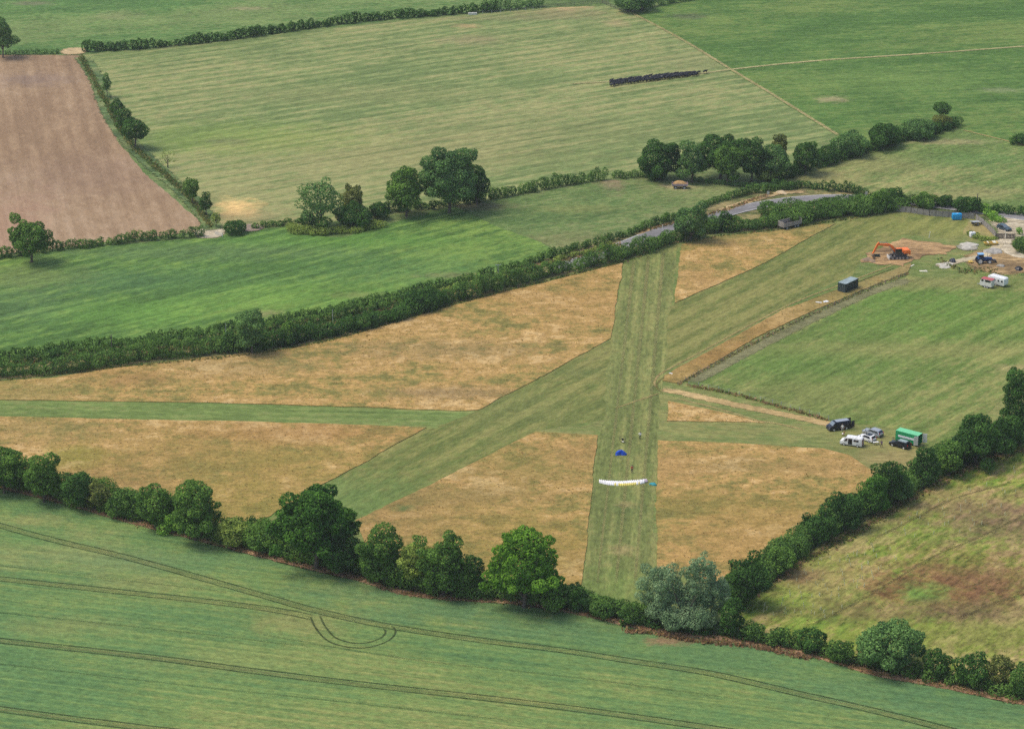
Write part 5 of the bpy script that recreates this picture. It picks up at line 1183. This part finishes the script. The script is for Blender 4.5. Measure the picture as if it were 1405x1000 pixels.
m = MB(); m.box((0, 0, .95), (3.4, 1.7, .1), Matrix.Rotation(.18, 3, 'Y')); m.build('deck', galv, gm); m = MB(); m.box((0, 0, .6), (3.0, .5, .2)); m.build('chassis', dkgrey, gm)
for s in (-1, 1): wheel(gm, -.2, s * .95, .4, .22, galv, s)
bo = empty('yellow_skip', P(1359, 336.2), .1); tag(bo, 'shallow yellow skip by the chalk drive', 'skip')
m = MB(); m.add([(-1.5, -.6, .1), (1.5, -.6, .1), (1.5, .6, .1), (-1.5, .6, .1), (-1.9, -.85, .8), (2.0, -.85, .8), (2.0, .85, .8), (-1.9, .85, .8), (-1.75, -.7, .8), (1.85, -.7, .8), (1.85, .7, .8), (-1.75, .7, .8), (-1.4, -.5, .2), (1.4, -.5, .2), (1.4, .5, .2), (-1.4, .5, .2)],
    [(0, 3, 2, 1), (0, 1, 5, 4), (1, 2, 6, 5), (2, 3, 7, 6), (3, 0, 4, 7), (4, 5, 9, 8), (5, 6, 10, 9), (6, 7, 11, 10), (7, 4, 8, 11), (8, 9, 13, 12), (9, 10, 14, 13), (10, 11, 15, 14), (11, 8, 12, 15), (12, 13, 14, 15)]); m.build('hull', ylw, bo)
m = MB(); m.box((1.0, 0, .85), (.9, 1.7, .09)); m.box((-.8, 0, .85), (.3, 1.75, .09)); m.build('plank', cream, bo)
heap('gravel_heap', 'grey gravel heap beside the chalk drive in the yard', 'gravel heap', 1363, 345.5, 2.4, .8, greyst, 21, 1.1)
heap('rubble_heap', 'pale chalk rubble heap above the yard weeds', 'rubble heap', 1328, 337.5, 2.4, .5, chalkm, 22, 1.2, rough=.5)
heap('rubble_heap', 'low white rubble spill at the left end of the chalk trail', 'rubble heap', 1297, 364.0, 2.4, .3, chalkm, 23, 1.0, rough=.5)
heap('tarpaulin', 'dark blue tarpaulin bundle on the chalk trail', 'tarpaulin', 1307.3, 359.5, 1.0, 1.1, navy, 24, .9, rough=.4)
heap('tyre_pile', 'small grey pile right of the blue tractor', 'pile', 1373.5, 366, .95, .7, greyst, 25, .8, rough=.4)
heap('black_sack', 'black sacks at the right edge of the yard', 'sack', 1398, 370.5, 1.2, 1.0, black, 26, .8, rough=.5)
heap('sand_heap', 'sandy heap on the verge above the road bend', 'sand heap', 1072, 264.8, 1.7, .6, sand, 27, .9, rough=.4)
# parked car beyond the gate
L, H = 4.3, 1.55
vehicle('parked_car', 'dark grey-blue car parked beyond the yard gate', 'car', 1377.5, 315.5, D((1370, 312), (1384, 317)), carprof(L, H), 1.8, paint('slate_paint', (.06, .09, .11, 1), .3), .98, .2, (-1.25, 1.3), .33,
    [('side_window', [(-1.5, 1.02), (.75, 1.02), (.2, H - .12), (-1.2, H - .12)], None)],
    [('windscreen', (L / 2 - 1.2, 1.06), (L / 2 - 2.05, H - .04), .9, lit_glass), ('rear_window', (-L / 2 + .14, 1.08), (-L / 2 + .43, H - .1), .85, None)])
# wooden fence and gate
def panel_fence(name, line, h, label, mat=wood):
    pts = [P(*q) for q in line]; root = empty(name, pts[0]); tag(root, label, 'fence'); o = pts[0]
    for a, b in zip(pts[:-1], pts[1:]):
        d = (b - a); n = max(1, round(d.length / 1.83)); u = d.normalized()
        m = MB()
        for k in range(n):
            p0, p1 = a + d * (k / n) + u * .06 - o, a + d * ((k + 1) / n) - u * .06 - o; hh = h * random.uniform(.93, 1.04)
            nb = 12
            for j in range(nb):
                c = p0.lerp(p1, (j + .5) / nb); m.box((c.x, c.y, hh / 2 + .05), ((p1 - p0).length / nb * .94, .03, hh * random.uniform(.97, 1.02)), Matrix.Rotation(math.atan2(u.y, u.x), 3, 'Z'))
        m.build('panel', mat, root)
        for k in range(n + 1): m = MB(); c = a + d * (k / n) - o; m.box((c.x, c.y, h * .55), (.11, .11, h * 1.1)); m.build('post', postw, root)
    return root
panel_fence('wooden_fence', [(1225, 290), (1250, 292.5), (1275, 296.5), (1337, 301)], 1.75, 'long weathered panel fence along the top of the yard')
panel_fence('wooden_fence', [(1338.5, 301.5), (1350, 310), (1366.5, 326)], 1.75, 'grey panel fence running diagonally down to the gate')
g = empty('field_gate', P(1379, 328.3), D((1368, 328.3), (1391, 329))); tag(g, 'dark double wooden gate across the chalk drive', 'gate')
for s in (-1, 1):
    m = MB()
    for i in range(6): m.box((s * (.35 + i * .38), 0, .9), (.3, .05, 1.5))
    m.box((s * 1.25, .06, 1.35), (2.2, .05, .12)); m.box((s * 1.25, .06, .45), (2.2, .05, .12)); m.build('gate_leaf', dwood, g)
    m = MB(); m.box((s * 2.6, 0, .95), (.2, .2, 1.9)); m.build('post', dwood, g)
m = MB(); m.box((0, -.05, 1.0), (.12, .12, 2.0)); m.build('centre_post', offw, g)
# post and wire fences
def wire_fence(line, label, step, h=1.2, rails=0, mat=postw, wires=3):
    pts = smooth_line([P(*q) for q in line], step) if len(line) > 2 else [P(*line[0]).lerp(P(*line[1]), i / max(1, round((P(*line[1]) - P(*line[0])).length / step))) for i in range(1 + max(1, round((P(*line[1]) - P(*line[0])).length / step)))]
    o = pts[0]; root = empty('post_fence', o); tag(root, label, 'fence')
    for p in pts[:100]: m = MB(); m.cyl((p.x - o.x, p.y - o.y, 0), (p.x - o.x + random.uniform(-.04, .04), p.y - o.y, h * random.uniform(.93, 1.07)), .065, .055, 6); m.build('post', mat, root)
    m = MB()
    for k in range(rails or wires):
        z = h * (.35 + .6 * k / max(1, (rails or wires) - 1))
        for a, b in zip(pts[:-1], pts[1:]):
            if rails:
                c = (a + b) / 2 - o; d = b - a; m.box((c.x, c.y, z), (d.length - .02, .05, .1), Matrix.Rotation(math.atan2(d.y, d.x), 3, 'Z'))
            else: m.cyl((a.x - o.x, a.y - o.y, z), (b.x - o.x, b.y - o.y, z), .008, .008, 3)
    m.build('rail' if rails else 'wire', mat if rails else galv, root)
wire_fence([(945, 528), (1000, 539.5), (1060, 554), (1137, 576.5)], 'wire fence on slim posts beside the dirt track', 2.6, 1.15, mat=galv)
wire_fence([(930, 529), (1060, 460), (1180, 404), (1242, 379)], 'wire fence between the dry strip and the fenced field', 3.2, 1.15)
wire_fence([(744, 11), (765, 10), (800, 7), (835, 5.5)], 'dark post and rail fence at the top edge', 3.0, 1.3, rails=3, mat=dwood)
wire_fence([(826, 5), (850, 15)], 'short rail fence running down to the field corner', 3.0, 1.3, rails=3, mat=dwood)
wire_fence([(662, 20), (700, 17), (742, 13)], 'pale post fence in front of the far dark hedge', 3.0, 1.3, mat=galv)
# poles and signs
def pole(px, py, h, label, mat, arm=False, r=.11):
    root = empty('utility_pole' if arm else 'pole', P(px, py)); tag(root, label, 'pole')
    m = MB(); m.cyl((0, 0, 0), (0, 0, h), r, r * .75, 8); m.build('shaft', mat, root)
    m = MB()
    if arm: m.box((0, 0, h - .25), (1.5, .1, .12)); [m.cyl((x, 0, h - .2), (x, 0, h), .04, .03, 6) for x in (-.65, 0, .65)]
    else: m.cyl((0, 0, h - .02), (0, 0, h + .06), r * .9, r * .7, 8)
    m.build('crossarm' if arm else 'cap', mat, root)
pole(154, 486, 5.0, 'dark bare pole rising from the road hedge at the left', dwood, r=.14)
pole(683.5, 384, 4.4, 'pale pole with small crossarm in the road hedge', galv, True, .09)
pole(457, 452, 5.2, 'slim pale pole among the road hedges', galv, r=.08)
pole(909, 322, 2.8, 'short white pole at the bend of the road hedge', white, r=.12)
pole(1340, 290, 5.2, 'dark pole behind the wooden fence corner', dwood, r=.15)
pole(310.5, 470, 5.0, 'thin grey pole left of the cone-shaped road tree', galv, r=.07)
def sign(px, py, label, mat):
    root = empty('road_sign', P(px, py), .3); tag(root, label, 'sign')
    m = MB(); m.cyl((0, 0, 0), (0, 0, 1.5), .04); m.build('post', galv, root); m = MB(); m.box((0, -.06, 1.6), (.75, .03, .9)); m.build('panel', mat, root)
sign(1053.6, 271.5, 'pale sign on the verge at the road bend', cream); sign(1188.2, 272, 'pale sign at the end of the dark road hedge', cream)
sheetpile('water_trough', 'pale trough in front of the far hedge', 'trough', 648.3, 20.5, [(0, 0, 3.2, .8, .15, 0), (1.0, .5, .7, .6, 0, 0)], offw, .75)
tg = empty('field_gate', P(300, 324), -.6); tag(tg, 'pale leaning field gate at the chalky gateway', 'gate')
m = MB(); [m.box((0, 0, .3 + i * .25), (2.6, .05, .08)) for i in range(4)]; m.build('gate_leaf', offw, tg); m = MB(); m.cyl((1.4, 0, 0), (1.4, 0, 1.4), .08); m.build('post', offw, tg)

# ------------------------------------------------------------------ cattle
def cow_mesh(name, mat, head=0.0):
    V = [(-.62, 0, .98), (-.2, 0, .95), (.25, 0, .96), (.6, 0, 1.02), (.82, 0, 1.12 + head * .5), (1.0, 0, 1.16 + head), (1.28, 0, 1.0 + head)]
    rad = [.27, .31, .33, .26, .15, .14, .09]; E = [(i, i + 1) for i in range(6)]
    def chain(r, pts, rs):
        p = r
        for q, k in zip(pts, rs): V.append(q); rad.append(k); E.append((p, len(V) - 1)); p = len(V) - 1
    for s in (-1, 1):
        chain(0, [(-.66, s * .19, .72), (-.56, s * .2, .62), (-.76, s * .2, .4), (-.72, s * .2, .02)], [.14, .11, .055, .05])
        chain(3, [(.55, s * .17, .7), (.56, s * .17, .4), (.57, s * .17, .02)], [.11, .06, .05])
        chain(5, [(1.0, s * .2, 1.26 + head)], [.04])
    chain(0, [(-.92, 0, 1.05), (-.99, 0, .55)], [.04, .03])
    me = bpy.data.meshes.new(name); me.from_pydata(V, E, []); o = bpy.data.objects.new(name, me); link(o)
    o.modifiers.new('skin', 'SKIN'); o.modifiers.new('sub', 'SUBSURF').levels = 1
    for i, r in enumerate(rad): me.skin_vertices[0].data[i].radius = (r * (.85 if i < 4 else 1), r)
    me.skin_vertices[0].data[1].use_root = True
    m2 = bpy.data.meshes.new_from_object(o.evaluated_get(bpy.context.evaluated_depsgraph_get())); bpy.data.objects.remove(o)
    m2.name = name; m2.materials.clear(); m2.materials.append(mat)
    for p in m2.polygons: p.use_smooth = True
    return m2
cms = [cow_mesh('cow', cowm, .1), cow_mesh('cow', cowm, -.15), cow_mesh('cow', cowm, -.35)]; cgm = cow_mesh('cow', cowg, .0)
crng = random.Random(12)
cang = D((838, 118), (960, 102)); GC = 'black cattle bunched in a long line across the hay field'
def cow(px, py, me, label, ang):
    o = bpy.data.objects.new('cow', me); o.location = P(px, py); o.rotation_euler = (0, 0, ang); o.scale = [crng.uniform(.9, 1.05)] * 3
    tag(link(o), label, 'cow', GC)
cols_ = 23
for i in range(cols_):
    f = i / (cols_ - 1); x = 841 + (957 - 841) * f
    ylo, yhi = 118.8 + (104.6 - 118.8) * f - 1.5 * f * (1 - f), 113.4 + (101.8 - 113.6) * f - 1.6 * f * (1 - f) * 4 * .5
    rows = 5 if f < .88 else 3
    for r in range(rows):
        t = (r + crng.uniform(-.2, .2)) / max(1, rows - 1)
        if i == 12 and r == 2: cow(x + 1, ylo - 1.5, cgm, 'single pale grey cow in the middle of the black herd', cang); continue
        cow(x + crng.uniform(-2.4, 2.4), ylo + (yhi - ylo) * t, crng.choice(cms), 'black cow in the tightly packed line of cattle', cang + crng.uniform(-.4, .4) + (pi if crng.random() < .12 else 0))
cow(967.5, 101.3, cms[1], 'last black cow standing apart at the right end of the herd', cang + .2)
cow(840, 119.6, cms[2], 'black cow at the very left end of the herd', cang - .9)

# ------------------------------------------------------------------ sapling guards
tm = MB(); tm.cyl((0, 0, 0), (0, 0, .9), .06, .06, 6); tm.cyl((.09, 0, 0), (.09, 0, 1.1), .02, .02, 4)
guard = tm.build('tree_guard', paint('pale_tube', (.6, .6, .36, 1), .6, var=.2))
GL = ('pale plastic tube guarding a sapling in the scrub field', 'tree guard', 'sapling guards in the scrub field')
tag(guard, *GL); gr_ = random.Random(5); first = True
zones = [([(1040, 845), (1065, 805), (1130, 765), (1200, 745), (1240, 760), (1195, 800), (1140, 850), (1080, 855)], 95), ([(1200, 735), (1260, 700), (1340, 670), (1400, 640), (1400, 700), (1330, 730), (1260, 745)], 45)]
for poly, n in zones:
    pw = [tuple(P(*q))[:2] for q in poly]; xs, ys = zip(*pw); k = 0
    while k < n:
        x, y = gr_.uniform(min(xs), max(xs)), gr_.uniform(min(ys), max(ys))
        x = round(x / 1.9) * 1.9 + gr_.gauss(0, .25)
        if not inpoly(x, y, pw): continue
        o = guard if first else guard.copy()
        if not first: C.objects.link(o)
        first = False; o.location = (x, y, .15); o.rotation_euler = (gr_.gauss(0, .06), gr_.gauss(0, .06), gr_.uniform(0, 6)); k += 1
        o.location.z = 0.0
for nm in ('plastic_sheet',): pass

# ================================================================== HAZE
hb = MB(); hb.box((0, 1500, 129), (8400, 9400, 266))
hm = bpy.data.materials.new('haze'); hm.use_nodes = True; ht = hm.node_tree; ht.nodes.clear()
ho = ht.nodes.new('ShaderNodeOutputMaterial'); hv = ht.nodes.new('ShaderNodeVolumePrincipled')
hv.inputs['Color'].default_value = (.84, .88, .92, 1); hv.inputs['Density'].default_value = 0.00007; hv.inputs['Anisotropy'].default_value = 0.2
ht.links.new(hv.outputs[0], ho.inputs['Volume'])
tag(hb.build('haze', hm), kind='stuff')
